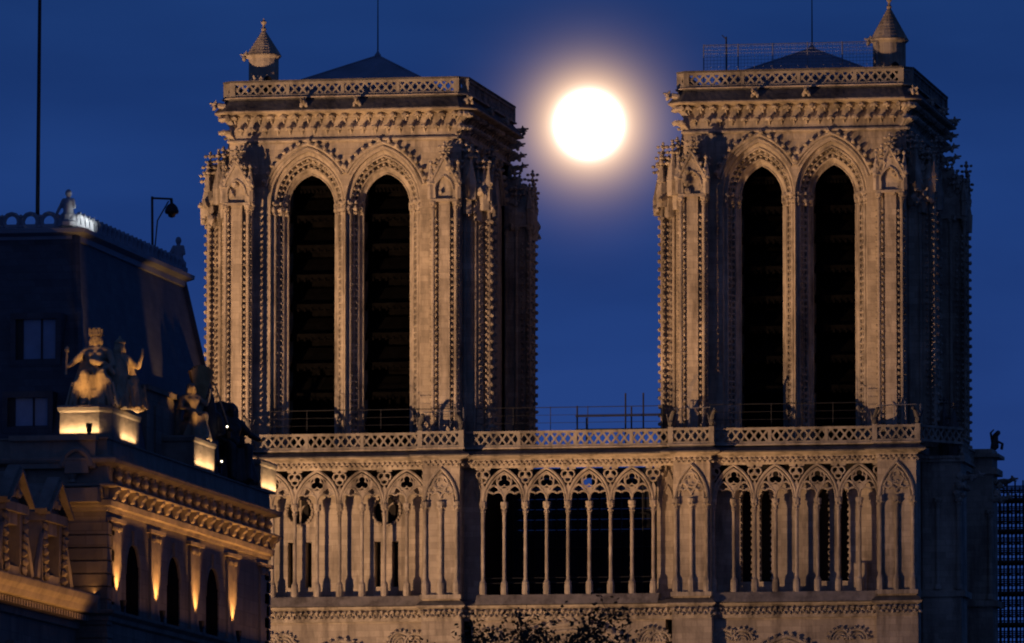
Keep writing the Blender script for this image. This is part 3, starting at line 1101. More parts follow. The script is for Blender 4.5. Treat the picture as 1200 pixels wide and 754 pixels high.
cn = MB()
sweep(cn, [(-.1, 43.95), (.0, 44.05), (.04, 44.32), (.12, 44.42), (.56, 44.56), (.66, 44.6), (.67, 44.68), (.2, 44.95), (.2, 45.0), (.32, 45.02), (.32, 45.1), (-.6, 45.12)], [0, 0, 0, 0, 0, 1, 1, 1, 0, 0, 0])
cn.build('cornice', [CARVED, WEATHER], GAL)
for a, b in zip(course_path(.03), course_path(.03)[1:]):
    fz = MB()
    for q, t in walk([(a[0], a[1], 44.22), (b[0], b[1], 44.22)], .3):
        fz.blob((q[0], q[1] - .05, q[2] + .03), .12, .11, .1, .35)
        fz.blob((q[0] + .15, q[1] - .03, q[2] - .12), .09, .08, .08, .35)
    if fz.v:
        fz.build('frieze', CARVED, GAL)
bl = MB()
P = course_path(.12)
for k, (a, b) in enumerate(zip(P, P[1:])):
    lattice(bl, a, b, 45.1, 46.05, .52)
for (x, y) in P:
    bl.box(x - .15, x + .15, y - .15, y + .15, 45.1, 46.1)
bl.build('balustrade', GREYED, GAL)
# crouching beasts on the balustrade corners
for (x, y, s_) in [(P[1][0], P[1][1], -1), (P[4][0], P[4][1], 1), (P[5][0], P[5][1], -1), (P[8][0], P[8][1], 1), (P[9][0], P[9][1], 1), (P[12][0], P[12][1], 1), (P[13][0], P[13][1], -1)]:
    c = MB()
    c.blob((x, y, 46.35), .2, .26, .32, .2)
    c.tube([(x, y - .05, 46.5), (x + .12 * s_, y - .2, 46.85), (x + .2 * s_, y - .3, 46.95)], .13, 6, r1=.1)
    c.blob((x + .22 * s_, y - .34, 46.98), .13, .16, .12, .2)
    for w_ in (-1, 1):
        c.tube([(x + .15 * w_, y + .05, 46.5), (x + .28 * w_, y + .2, 46.9)], .06, 5, r1=.03)
    c.build('chimera', WEATHER, GAL)
# terrace floor over the whole front
t_ = MB()
t_.box(-21, 20.4, .55, 2.72, 44.9, 45.04)
for cx_, h_ in ((-13.5, 7.1), (13.15, 6.7)):
    t_.box(cx_ - h_, cx_ + h_, 2.73, Y0 + DEPTH, 44.2, 45.03)
t_.build('terrace', WEATHER, GAL)
# masses of the towers below the terrace
for (xa, xb) in ((-21.1, -6.2), (6.35, 20.5)):
    m = MB()
    m.box(xa, xb, 3.2, Y0 + DEPTH, 0, 44.6)
    m.build('tower_base', STONE, CATH)
# flank buttress and stair on the right-hand end
fl = MB()
fl.box(20.5, 22.75, 3.0, 5.5, 0, 44.1)
fl.box(20.5, 21.6, 5.5, 13, 0, 44.1)
fl.box(20.5, 23.3, 13, 15.3, 0, 45.6)
fl.box(20.4, 23.7, 12.7, 15.6, 45.1, 45.3)
fl.box(20.5, 22.0, 6, 13, 44, 45.5)
for z0_ in (36.3, 44.1):
    fl.box(20.4, 23.0, 2.8, 5.7, z0_, z0_ + .35)
    fl.box(20.4, 23.6, 12.8, 15.5, z0_, z0_ + .35)
fl.box(20.4, 22.2, 5.7, 12.8, 44.1, 44.4)
for k in range(14):
    fl.blob((20.6 + k * .16, 2.85, 44.3), .14, .14, .12, .3)
for x, y in ((22.6, 2.95), (21.4, 2.95), (23.15, 12.95)):
    shaft(fl, x, y, 36.7, 42.0, .14)
for x, y, z in ((22.6, 3.0, 42.4), (22.9, 3.3, 42.9), (23.2, 13.4, 42.9), (23.4, 13.9, 43.5)):
    for k in range(5):
        fl.blob((x + random.uniform(-.3, .3), y + random.uniform(-.3, .3), z + random.uniform(-.4, .4)), .22, .22, .22, .35)
lattice(fl, (20.7, .2), (22.8, 3.0), 45.1, 46.05)
lattice(fl, (22.8, 3.0), (22.8, 5.8), 44.5, 45.5)
lattice(fl, (22.2, 5.8), (22.2, 12.8), 44.5, 45.5)
fl.build('flank_buttress', STONE, CATH)
# corner spirelet and beast at the far flank
sp_ = MB()
for (x, y, z0_, h) in ((22.3, 3.4, 44.5, 2.6), (21.6, 4.3, 44.5, 2.9)):
    sp_.lathe((x, y, z0_), [(.3, 0), (.3, h * .5), (.4, h * .55), (.06, h)], 6)
    for q in range(10):
        a = q * 2.3
        sp_.blob((x + math.cos(a) * .36, y + math.sin(a) * .36, z0_ + h * (.1 + q * .085)), .14, .14, .14, .3)
    finial(sp_, x, y, z0_ + h, .6, .8)
sp_.build('corner_pinnacle', WEATHER, CATH)
ch = MB()
x, y, z = 23.2, 15.0, 45.7
ch.blob((x, y, z + .3), .3, .35, .4, .15)
ch.tube([(x, y, z + .4), (x + .05, y - .1, z + .85), (x + .2, y - .2, z + .95)], .2, 7, r1=.15)
ch.blob((x + .22, y - .2, z + .98), .18, .2, .17, .15)
ch.tube([(x - .15, y, z + .45), (x - .25, y, z + 1.0), (x - .05, y, z + 1.2)], .1, 5, r1=.04)
for w_ in (-1, 1):
    ch.tube([(x + .15, y + .15 * w_, z + .5), (x + .45, y + .12 * w_, z + .35), (x + .4, y + .1 * w_, z + .0)], .08, 5)
ch.build('chimera', WEATHER, CATH)
for (x, y, z) in ((23.6, 14.2, 43.7), (23.5, 13.2, 42.6), (23.0, 3.6, 43.2)):
    gm = MB()
    gargoyle_mesh(gm, (x, y, z), (1, -.2, .05), .8)
    gm.build('gargoyle', CARVED, CATH)

# ------------------------------------------------------------------ storey below the gallery
LOW = empty('lower_front', parent=CATH)
w = MB()
for si, (xa, xb, nb) in enumerate(SECT):
    w.box(xa - .7, xb + .7, YC, 3.2, 0, 36.3)
w.build('wall', STONE, LOW)
for (xa, xb) in BUT:
    w = MB()
    w.box(xa - .08, xb + .08, .1, 1.2, 0, 35.9)
    w.build('pier', STONE, LOW)
sc_ = MB()
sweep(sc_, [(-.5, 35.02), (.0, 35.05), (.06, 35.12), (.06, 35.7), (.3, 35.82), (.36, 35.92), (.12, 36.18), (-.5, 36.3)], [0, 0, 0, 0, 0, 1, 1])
for a, b in zip(course_path(.08), course_path(.08)[1:]):
    for q, t in walk([(a[0], a[1], 35.52), (b[0], b[1], 35.52)], .32):
        sc_.mi = 0
        sc_.blob((q[0], q[1] - .14, q[2] + .08), .13, .15, .11, .35)
        sc_.blob((q[0] + .16, q[1] - .08, q[2] - .2), .11, .11, .11, .35)
        sc_.blob((q[0], q[1] - .03, q[2] - .08), .06, .06, .12, .35)
sc_.build('string_course', [CARVED, WEATHER], LOW)


def crocketed_arch(xc, zc, a, rise, rtube, cr, n=12, inner=True, y=YC):
    m = MB()
    A_ = [(xc + x, y - .08, zc + z) for x, z in arch(a, rise, n)]
    m.tube(A_, rtube, 7)
    for dz in (.22, .42):
        m.tube([(xc + x * (1 - dz / a * .9), y - .04, zc + z * (1 - dz / a * .9)) for x, z in arch(a, rise, n)], rtube * .6, 6)
    for q, t in walk(A_, cr):
        nx, nz = -t.z, t.x
        m.blob((q[0] + nx * rtube * 1.3, q[1] - .05, q[2] + nz * rtube * 1.3), rtube * 1.1, rtube * 1.1, rtube * 1.1, .3)
    m.build('blind_arch', CARVED, LOW)


crocketed_arch(.25, 29.6, 5.2, 5.25, .16, .45, 24)
for x, a in ((-4.6, .75), (4.95, .75), (5.5, .6), (-8.9, .62), (-9.8, .68), (-17.6, .62), (-16.7, .62), (9.3, .62), (10.3, .62), (16.0, .6), (17.0, .6)):
    crocketed_arch(x, 33.75, a, a * 1.02, .09, .24, 8)
for x in (-13.3, 12.9):
    crocketed_arch(x, 30.4, 2.9, 3.6, .13, .42, 16)

# dark nave gable and roof timbers behind the open arcade
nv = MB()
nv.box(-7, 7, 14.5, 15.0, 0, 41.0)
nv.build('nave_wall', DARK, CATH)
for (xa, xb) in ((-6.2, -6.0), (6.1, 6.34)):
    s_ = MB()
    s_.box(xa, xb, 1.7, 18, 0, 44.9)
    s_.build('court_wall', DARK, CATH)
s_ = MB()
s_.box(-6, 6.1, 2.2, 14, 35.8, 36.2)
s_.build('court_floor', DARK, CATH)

# ================================================================== temporary works on the cathedral
# handrail along the terrace
hr = empty('safety_railing', 'thin temporary safety railing strung along the terrace balustrade below the belfry openings', 'railing')
for a, b, yy in ((-17.6, -6.6, 1.0), (-5.4, 5.6, 1.2), (8.4, 17.4, 1.0)):
    m = MB()
    for z in (46.55, 47.0, 47.45):
        m.tube([(a, yy, z), (b, yy, z)], .014 if z < 47.3 else .024, 5)
    m.build('rail', IRON, hr)
    x = a
    while x <= b + .01:
        p_ = MB()
        p_.tube([(x, yy, 45.1), (x, yy, 47.5)], .022, 5)
        p_.build('post', IRON, hr)
        x += (b - a) / 5
for bi in (1, 2, 3):
    for k in range(4):
        p_ = MB()
        x = BUT[bi][0] + .15 + k * .75
        p_.tube([(x, .35, 45.6), (x + random.uniform(-.1, .1), .4, 47.35 + random.uniform(-.2, .15))], .025, 5)
        p_.build('post', GALV, hr)
    m = MB()
    m.tube([(BUT[bi][0], .35, 47.2), (BUT[bi][1], .35, 47.25)], .03, 5)
    m.build('rail', GALV, hr)
sf = empty('scaffold_frame', 'low dark tube scaffold frame on the terrace between the two towers', 'scaffold')
for x, h in ((.4, 47.6), (.95, 46.9), (3.25, 48.3), (3.6, 47.5), (4.3, 48.3)):
    m = MB()
    m.tube([(x, 2.2, 45.05), (x, 2.2, h)], .05, 6)
    m.build('standard', IRON, sf)
for z in (46.2, 47.0):
    m = MB()
    m.tube([(.3, 2.2, z), (5.6, 2.2, z)], .06, 6)
    m.build('ledger', IRON, sf)
bx = MB()
bx.box(5.35, 5.75, 1.9, 2.3, 45.05, 46.2)
bx.tube([(5.5, 2.0, 46.2), (5.5, 2.0, 47.6)], .07, 6)
bx.build('winch', IRON, sf)

# wire fence on the right tower's top
wf = empty('wire_fence', 'see-through wire mesh fence behind the parapet of the right tower', 'fence')
m = MB()
x0, x1, yf, z0, z1 = 7.7, 17.9, 3.4, 66.2, 68.7
k = 0
while x0 + k * .2 <= x1:
    m.tube([(x0 + k * .2, yf, z0), (x0 + k * .2, yf, z1)], .010, 3)
    k += 1
k = 0
while z0 + k * .2 <= z1:
    m.tube([(x0, yf, z0 + k * .2), (x1, yf, z0 + k * .2)], .010, 3)
    k += 1
m.build('wire_mesh', GALV, wf)
for k in range(6):
    p_ = MB()
    x = x0 + (x1 - x0) * k / 5
    p_.tube([(x, yf, 65.95), (x, yf, z1 + .05)], .035, 6)
    p_.build('post', GALV, wf)
m = MB()
m.tube([(x0, yf, z1), (x1, yf, z1)], .025, 5)
m.build('rail', GALV, wf)
an = MB()
an.tube([(9.0, 3.6, 65.95), (9.0, 3.6, 69.2)], .05, 6)
an.tube([(8.75, 3.6, 69.3), (9.0, 3.6, 69.05)], .03, 5)
an.tube([(8.85, 3.6, 65.95), (9.0, 3.6, 67.2), (9.2, 3.6, 65.95)], .03, 5)
tag(an.build('instrument_mast', IRON), 'short dark instrument mast standing by the wire fence on the right tower', 'mast')

# scaffolding tower at the far right
sfo = empty('scaffolding', 'dense blue-grey scaffolding rising beside the right end of the cathedral', 'scaffolding')
XS, YS, ZS_ = [21.9 + .48 * k for k in range(10)], [19.5, 20.2, 20.9, 21.6, 22.3], [30 + .62 * k for k in range(23)]
for x in XS:
    for i, y in enumerate(YS):
        m = MB()
        xo = x + .19 * (i % 3)
        m.tube([(xo, y, 0), (xo, y, 44.2 - .35 * i)], .052, 5)
        m.build('standard', IRON, sfo)
for z in ZS_:
    m = MB()
    for i, y in enumerate(YS):
        m.tube([(XS[0], y, z + .16 * (i % 3)), (XS[-1], y, z + .16 * (i % 3))], .046, 5)
    for x in XS:
        m.tube([(x, YS[0], z), (x, YS[-1], z)], .028, 5)
    m.build('ledger', IRON, sfo)
for i, z in enumerate(ZS_):
    if i % 3 == 0:
        m = MB()
        m.box(XS[0], XS[-1], YS[0], YS[-1], z + .04, z + .14)
        m.build('deck', PLANK, sfo)
m = MB()
for i, z in enumerate(ZS_[:-1]):
    for k in range(len(XS) - 1):
        if (i + k) % 2:
            m.tube([(XS[k], YS[0] - .05, z), (XS[k + 1], YS[0] - .05, z + .62)], .022, 4)
m.build('brace', IRON, sfo)


# scaffold seen through the central arcade
sheets = MB()
sfc = empty('inner_scaffold', 'dark scaffold poles standing behind the open central arcade', 'scaffold')
for k in range(9):
    m = MB()
    x = -5.2 + k * 1.3
    m.tube([(x, 12.0, 36.2), (x, 12.0, 44.0)], .05, 5)
    m.build('standard', IRON, sfc)
for z in (38, 40, 42):
    m = MB()
    m.tube([(-5.6, 12, z), (5.6, 12, z)], .05, 5)
    m.build('ledger', IRON, sfc)
for i in range(20):
    for k in range(14):
        x, z = -6 + i * .61, 36.2 + k * .61
        gap = .0
        if -2.4 < x < .2 and 39.5 < z < 43:
            gap = .04
        elif z > 42.9 and (-2.2 < x < -.6 or 3.2 < x < 4.9):
            gap = .35
        if random.random() < gap:
            continue
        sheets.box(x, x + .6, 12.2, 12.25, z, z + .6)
sheets.build('dark_backing', BACKING, sfc)  # added to darken the void behind the arcade, gaps leave sky glimpses

# ================================================================== ornate corner building in the foreground
XB, YA, YF, XL = 31.0, -248.19, -225.8, 10.0
BLD = empty('corner_building', 'dark ornate stone building with steep slate roof, uplit cornices and pilasters', 'building')


def rect(o):
    return [(XL, YA - o), (XB + o, YA - o), (XB + o, YF + o), (XL, YF + o)]


def rsweep(mb, prof, path=rect):
    for k in range(len(prof) - 1):
        mb.grid([[(x, y, prof[j][1]) for x, y in path(prof[j][0])] for j in (k, k + 1)])


pav = MB()
# flank wall with round-headed windows
WIN = [-244.7, -239.3, -233.9]
B = lambda u, d, z: (XB - d, u, z)
pav.T = B
hw, zs, zb_, zt = .9, 22.0, 20.8, 24.1
xs = [YA]
for c in WIN:
    xs += [c - hw, c + hw]
xs.append(YF)
for k in range(0, len(xs), 2):
    pav.quad((xs[k], 0, 0), (xs[k + 1], 0, 0), (xs[k + 1], 0, zt), (xs[k], 0, zt))
for c in WIN:
    P = [(c + x, zs + z) for x, z in arch(hw, hw, 6)]
    pav.grid([[(u, 0, z) for u, z in P], [(u, 0, zt) for u, z in P]])
    pav.quad((c - hw, 0, 0), (c + hw, 0, 0), (c + hw, 0, zb_), (c - hw, 0, zb_))
    L = [(c - hw, zb_)] + P + [(c + hw, zb_)]
    pav.grid([[(u, 0, z) for u, z in L], [(u, .05, z) for u, z in L]], True)
pav.T = lambda a, b, c: (a, b, c)
pav.quad((XL, YA, 0), (XB, YA, 0), (XB, YA, 25), (XL, YA, 25))
pav.quad((XL, YF, 0), (XB, YF, 0), (XB, YF, 25), (XL, YF, 25))
pav.quad((XL, YA, 0), (XL, YF, 0), (XL, YF, 25), (XL, YA, 25))
pav.build('wall', PSTONE, BLD)
for c in WIN:
    w = MB(B)
    w.box(c - hw - .05, c + hw + .05, .055, .08, zb_ - .05, zs + hw + .05)
    wn = w.build('window', DARKGL, BLD)
    f = MB(B)
    for u in (-hw + .05, -.04, hw - .13):
        f.box(c + u, c + u + .08, .03, .054, zb_, zs + (hw if abs(u) < .1 else .3))
    for z in (21.4, 22.0):
        f.box(c - hw, c + hw, .034, .052, z, z + .06)
    f.build('frame', DARKGL, wn)
    s_ = MB(B)
    s_.tube([(c + x * 1.08, .0, zs + z * 1.08) for x, z in arch(hw, hw, 8)], .035, 6)
    s_.box(c - .16, c + .16, -.08, .04, zs + hw - .02, zs + hw + .42)
    s_.build('surround', PCARVE, wn)
PIL = [-247.1, -241.95, -236.6, -231.35, -226.6]
for c in PIL:
    p = MB(B)
    p.box(c - .62, c + .62, -.07, .02, 20.95, 23.4)
    p.box(c - .95, c + .95, -.15, .02, 23.4, 23.5)
    p.box(c - .72, c + .72, -.1, .02, 20.82, 20.98)
    for k in range(5):
        p.blob((c - .5 + k * .25, -.09, 23.25), .09, .04, .12, .3)
    p.build('pilaster', PCARVE, BLD)
# quoins at both corners
for side in (0, 1):
    q_ = MB()
    z = 17.0
    i = 0
    while z < 23.3:
        e = .55 if i % 2 else .8
        if side:
            q_.box(XB - e, XB + .07, YF - e, YF + .07, z, z + .33)
        else:
            q_.box(XB - 1.9, XB + .07, YA - .07, YA + e, z, z + .33)
        z += .375
        i += 1
    q_.build('corner_stones', PSTONE, BLD)
co = MB()
rsweep(co, [(0, 20.45), (.12, 20.5), (.14, 20.62), (.3, 20.7), (.32, 20.78), (0, 20.82)])
rsweep(co, [(0, 23.66), (.06, 23.68), (.08, 23.78), (.16, 23.82), (.18, 23.98), (.1, 24.02), (.1, 24.34), (.36, 24.355), (.39, 24.39), (.39, 24.43), (.06, 24.5), (.04, 24.96), (.14, 25.0), (.34, 25.06), (.38, 25.14), (.38, 25.19), (.1, 25.28), (.05, 25.3), (.02, 25.75), (.08, 25.76), (.08, 25.8), (-.9, 25.82)])
corn = co.build('cornice', PCARVE, BLD)
# scrolled brackets under the corona and little balusters in the frieze above
for (f, u0, u1) in ((lambda u, d, z: (XB + d, u, z), YA + .2, YF - .2), (lambda u, d, z: (u, YA - d, z), XB - 3.2, XB - .2)):
    n = int((u1 - u0) / 1.1)
    for k in range(n + 1):
        bk = MB(f)
        u = u0 + (u1 - u0) * k / n
        pts = [(.09, 24.02), (.18, 24.02), (.24, 24.07), (.26, 24.18), (.32, 24.22), (.36, 24.27), (.37, 24.345), (.09, 24.345)]
        for du in (-.14,):
            a_ = [(u - .17, d, z) for d, z in pts] + [(u + .17, d, z) for d, z in pts]
            m_ = len(pts)
            bk.add(a_, [tuple(range(m_)), tuple(range(2 * m_ - 1, m_ - 1, -1))] + [(j, j + m_, (j + 1) % m_ + m_, (j + 1) % m_) for j in range(m_)])
        bk.build('bracket', PCARVE, corn)
    for k in range(n):
        bq = MB(f)
        u = u0 + (u1 - u0) * (k + .5) / n
        bq.lathe((u, .16, 24.5), [(.1, 0), (.1, .05), (.06, .09), (.15, .2), (.13, .28), (.06, .37), (.09, .42), (.09, .46)], 8)
        bq.build('baluster', PCARVE, corn)
# niche block on the short side
nb = MB()
nb.box(28.2, XB - .25, YA - .3, YA, 24.9, 25.7)
nb.box(28.2, XB - .2, YA - .45, YA, 25.7, 25.85)
nb.tube([(30.2 + x, YA - .33, 24.95 + z) for x, z in arch(.42, .5, 8)], .09, 6)
nb.box(29.85, 30.55, YA - .36, YA - .3, 24.75, 25.1)
nb.box(28.2, 30.9, YA - .65, YA, 23.9, 24.3)
nb.build('niche_block', PCARVE, BLD)

# mansard roof with lead hips and cresting
rb_ = [(XL + .9, YA + .9), (XB - .9, YA + .9), (XB - .9, YF - .9), (XL + .9, YF - .9)]
rt = [(XL + 2, YA + 4.5), (XB - 2, YA + 4.5), (XB - 2, YF - 3.7), (XL + 2, YF - 3.7)]
ZR0, ZR1 = 25.4, 32.3
rf = MB()
rf.add([(x, y, ZR0) for x, y in rb_] + [(x, y, ZR1) for x, y in rt], [(0, 1, 5, 4), (1, 2, 6, 5), (2, 3, 7, 6), (3, 0, 4, 7), (4, 5, 6, 7)])
roof = rf.build('roof', SLATE, BLD)
for k in range(4):
    hp = MB()
    hp.tube([(*rb_[k], ZR0), (*rt[k], ZR1)], .13, 6)
    hp.build('hip', SLATE, roof)


def rtp(o):
    return [(rt[0][0] - o, rt[0][1] - o), (rt[1][0] + o, rt[1][1] - o), (rt[2][0] + o, rt[2][1] + o), (rt[3][0] - o, rt[3][1] + o), (rt[0][0] - o, rt[0][1] - o)]


tc_ = MB()
rsweep(tc_, [(-.05, 31.95), (.12, 32.0), (.14, 32.15), (.34, 32.24), (.36, 32.36), (.1, 32.42), (-.3, 32.44)], rtp)
tc_.build('roof_cornice', LEAD, roof)
cr = MB()
for a, b in zip(rtp(.05), rtp(.05)[1:]):
    a, b = Vector((*a, 0)), Vector((*b, 0))
    t = (b - a).normalized()
    L = (b - a).length
    n = int(L / .56)
    for k in range(n):
        c = a + t * ((k + .5) * L / n)
        cr.tube([(c.x + t.x * math.cos(q * R(30)) * .23, c.y + t.y * math.cos(q * R(30)) * .23, 32.6 + math.sin(q * R(30)) * .23) for q in range(12)], .075, 5, closed=True)
        c2 = a + t * (k * L / n)
        cr.tube([(c2.x, c2.y, 32.42), (c2.x, c2.y, 32.7)], .05, 5)
        cr.blob((c2.x, c2.y, 32.74), .07, .07, .09)
    cr.tube([tuple(a + Vector((0, 0, 32.46))), tuple(b + Vector((0, 0, 32.46)))], .06, 5)
    cr.tube([tuple(a + Vector((0, 0, 32.5))), tuple(b + Vector((0, 0, 32.5)))], .03, 5)
cr.build('cresting', LEAD, roof)


CURT = mat('curtained glass', (0.20, 0.27, 0.40), rough=0.3, var=0.15, scale=1.5)


def slope_y(z):
    return YA + .9 + (z - ZR0) / (ZR1 - ZR0) * 3.6


for (x0, x1, z0, z1) in ((27.72, 28.92, 28.3, 29.5), (27.75, 28.95, 26.25, 27.1), (24.8, 26.0, 28.3, 29.5)):
    y = slope_y(z0) - .12
    w = MB()
    w.box(x0 - .16, x1 + .16, y, y + 1.3, z0 - .2, z0)
    w.box(x0 - .16, x1 + .16, y, y + 1.3, z1, z1 + .18)
    w.box(x0 - .16, x0, y + .01, y + 1.3, z0, z1)
    w.box(x1, x1 + .16, y + .01, y + 1.3, z0, z1)
    wo = w.build('roof_window', SLATE, roof)
    p = MB()
    p.box(x0, x1, y + .14, y + .17, z0, z1)
    p.build('roof_pane', CURT, roof)
    fm = MB()
    for u in (.64,):
        fm.box(x0 + (x1 - x0) * u - .025, x0 + (x1 - x0) * u + .025, y + .1, y + .139, z0, z1)
    fm.box(x0, x0 + (x1 - x0) * .18, y + .1, y + .132, z0, z1)
    fm.build('window_bar', IRON, roof)
# attic dormer block on the flank and low parapet pieces
dm = MB()
dm.box(XB - 2.6, XB - 1.0, YA + 9.6, YA + 14.4, 25.8, 28.0)
dm.box(XB - 2.7, XB - .9, YA + 9.4, YA + 14.6, 28.0, 28.15)
dm.box(XB - 1.05, XB - .94, YA + 10.6, YA + 13.4, 26.1, 27.6)
dm.build('attic_block', PSTONE, BLD)
mst = MB()
mst.tube([(27.78, YA + 4.7, 32.3), (27.83, YA + 4.7, 41.5)], .065, 6, r1=.05)
mst.build('flagpole', IRON, BLD)


# lower wing in front
XW = 30.15
WY0 = YA - 32
wing = MB()
wing.box(XL, XW, WY0, YA - .01, 0, 20.75)
wing.add([(XW - .45, WY0, 21.3), (XW - .45, YA - .01, 21.3), (XW - 3.4, YA - .01, 25.0), (XW - 3.4, WY0, 25.0), (XL, YA - .01, 25.4), (XL, WY0, 25.4)], [(0, 1, 2, 3), (3, 2, 4, 5)])
wing.m[-2:] = [1, 1]
wg = wing.build('wing', [PSTONE, SLATE], BLD)
wc = MB()


def wpath(o):
    return [(XW + o, WY0), (XW + o, YA - .02)]


rsweep(wc, [(0, 20.2), (.1, 20.24), (.12, 20.42), (.24, 20.46), (.26, 20.64), (.5, 20.7), (.56, 20.86), (.66, 21.0), (.72, 21.16), (.72, 21.2), (.2, 21.3), (-.5, 21.34)], wpath)
u = YA - .3
while u > WY0:
    wc.box(XW + .12, XW + .42, u - .15, u, 20.46, 20.62)
    u -= .32
wc.box(XW, XW + .7, YA - .35, YA - .03, 20.7, 21.18)
wc.build('wing_cornice', PCARVE, wg)
for k in range(7):
    c = YA - 1.6 - k * 3.1
    w = MB()
    w.box(XW, XW + .22, c - .7, c + .7, 19.35, 19.47)
    w.box(XW, XW + .12, c - .55, c + .55, 19.2, 19.35)
    w.box(XW, XW + .06, c - .6, c - .42, 16.5, 19.2)
    w.box(XW, XW + .06, c + .42, c + .6, 16.5, 19.2)
    w.mi = 1
    w.box(XW - .3, XW + .01, c - .42, c + .42, 16.5, 19.2)
    w.build('window', [PCARVE, DARK], wg)
for k in range(3):
    c = YA - 3.2 - k * 4.75
    d = MB(lambda u, e, z, c=c: (XW + .05 - e, c + u, z))
    hw_ = 1.28
    d.box(-hw_, -hw_ + .5, 0, .6, 21.33, 23.1)
    d.box(hw_ - .5, hw_, 0, .6, 21.33, 23.1)
    d.box(-hw_ - .1, hw_ + .1, -.12, .7, 23.1, 23.35)
    d.box(-hw_ + .5, hw_ - .5, .01, .6, 21.33, 21.6)
    d.prism([(-hw_ - .1, 23.35), (hw_ + .1, 23.35), (0, 24.25)], .1, 3.0)
    for s_ in (-1, 1):
        d.bar((s_ * (hw_ + .25), -.02, 23.36), (0, -.02, 24.36), .15, .36)
        d.bar((s_ * (hw_ + .2), -.1, 23.3), (0, -.1, 24.26), .08, .36)
        # carved scrolls and festoons flanking the opening
        for q in range(7):
            d.blob((s_ * (hw_ - .25 + .03 * q), -.06, 21.5 + q * .24), .17 - .01 * q, .12, .14, .3)
        d.tube([(s_ * (hw_ + .75), .0, 21.4), (s_ * (hw_ + .5), .0, 22.0), (s_ * (hw_ + .08), .0, 22.7)], .12, 6, r1=.07)
        d.blob((s_ * .35, -.05, 23.62), .2, .12, .14, .3)
    d.blob((0, -.05, 23.72), .2, .14, .26, .2)
    d.box(-.5, .5, .0, .4, 22.75, 23.1)
    dor = d.build('dormer', PCARVE, wg)
    ck = MB(lambda u, e, z, c=c: (XW + .05 - e, c + u, z))
    ck.box(-hw_, hw_, .62, 3.2, 21.3, 23.34)
    ck.build('dormer_cheek', SLATE, wg)
    wv = MB(lambda u, e, z, c=c: (XW + .05 - e, c + u, z))
    wv.box(-hw_ + .5, hw_ - .5, .5, .6, 21.6, 23.1)
    wv.build('dormer_window', DARK, wg)


# ------------------------------------------------------------------ statue groups on the parapet
def sculpt(name, parts, material, parent=None, voxel=.035, T=None):
    """continuous carved body: ellipsoids and tapering limbs fused into one skin"""
    m = MB(T)
    for p in parts:
        if p[0] == 'e':
            c, r = p[1], p[2]
            rows = []
            for i in range(9):
                th = math.pi * (i + .02) / 8.04
                rows.append([(c[0] + r[0] * math.sin(th) * math.cos(q * math.pi / 6), c[1] + r[1] * math.sin(th) * math.sin(q * math.pi / 6), c[2] + r[2] * math.cos(th)) for q in range(12)])
            o = len(m.v)
            m.grid(rows, True)
            m.f += [tuple(range(o, o + 12)), tuple(range(o + 96, o + 108))]
            m.m += [0, 0]
        else:
            m.tube(p[1], p[2], 10, r1=p[3])
            m.blob(p[1][0], p[2], j=0)
            m.blob(p[1][-1], p[3], j=0)
    o = m.build(name, material, parent, True)
    rm = o.modifiers.new('fuse', 'REMESH')
    rm.mode = 'VOXEL'
    rm.voxel_size = voxel
    rm.use_smooth_shade = True
    sm = o.modifiers.new('smooth', 'SMOOTH')
    sm.iterations = 2
    return o


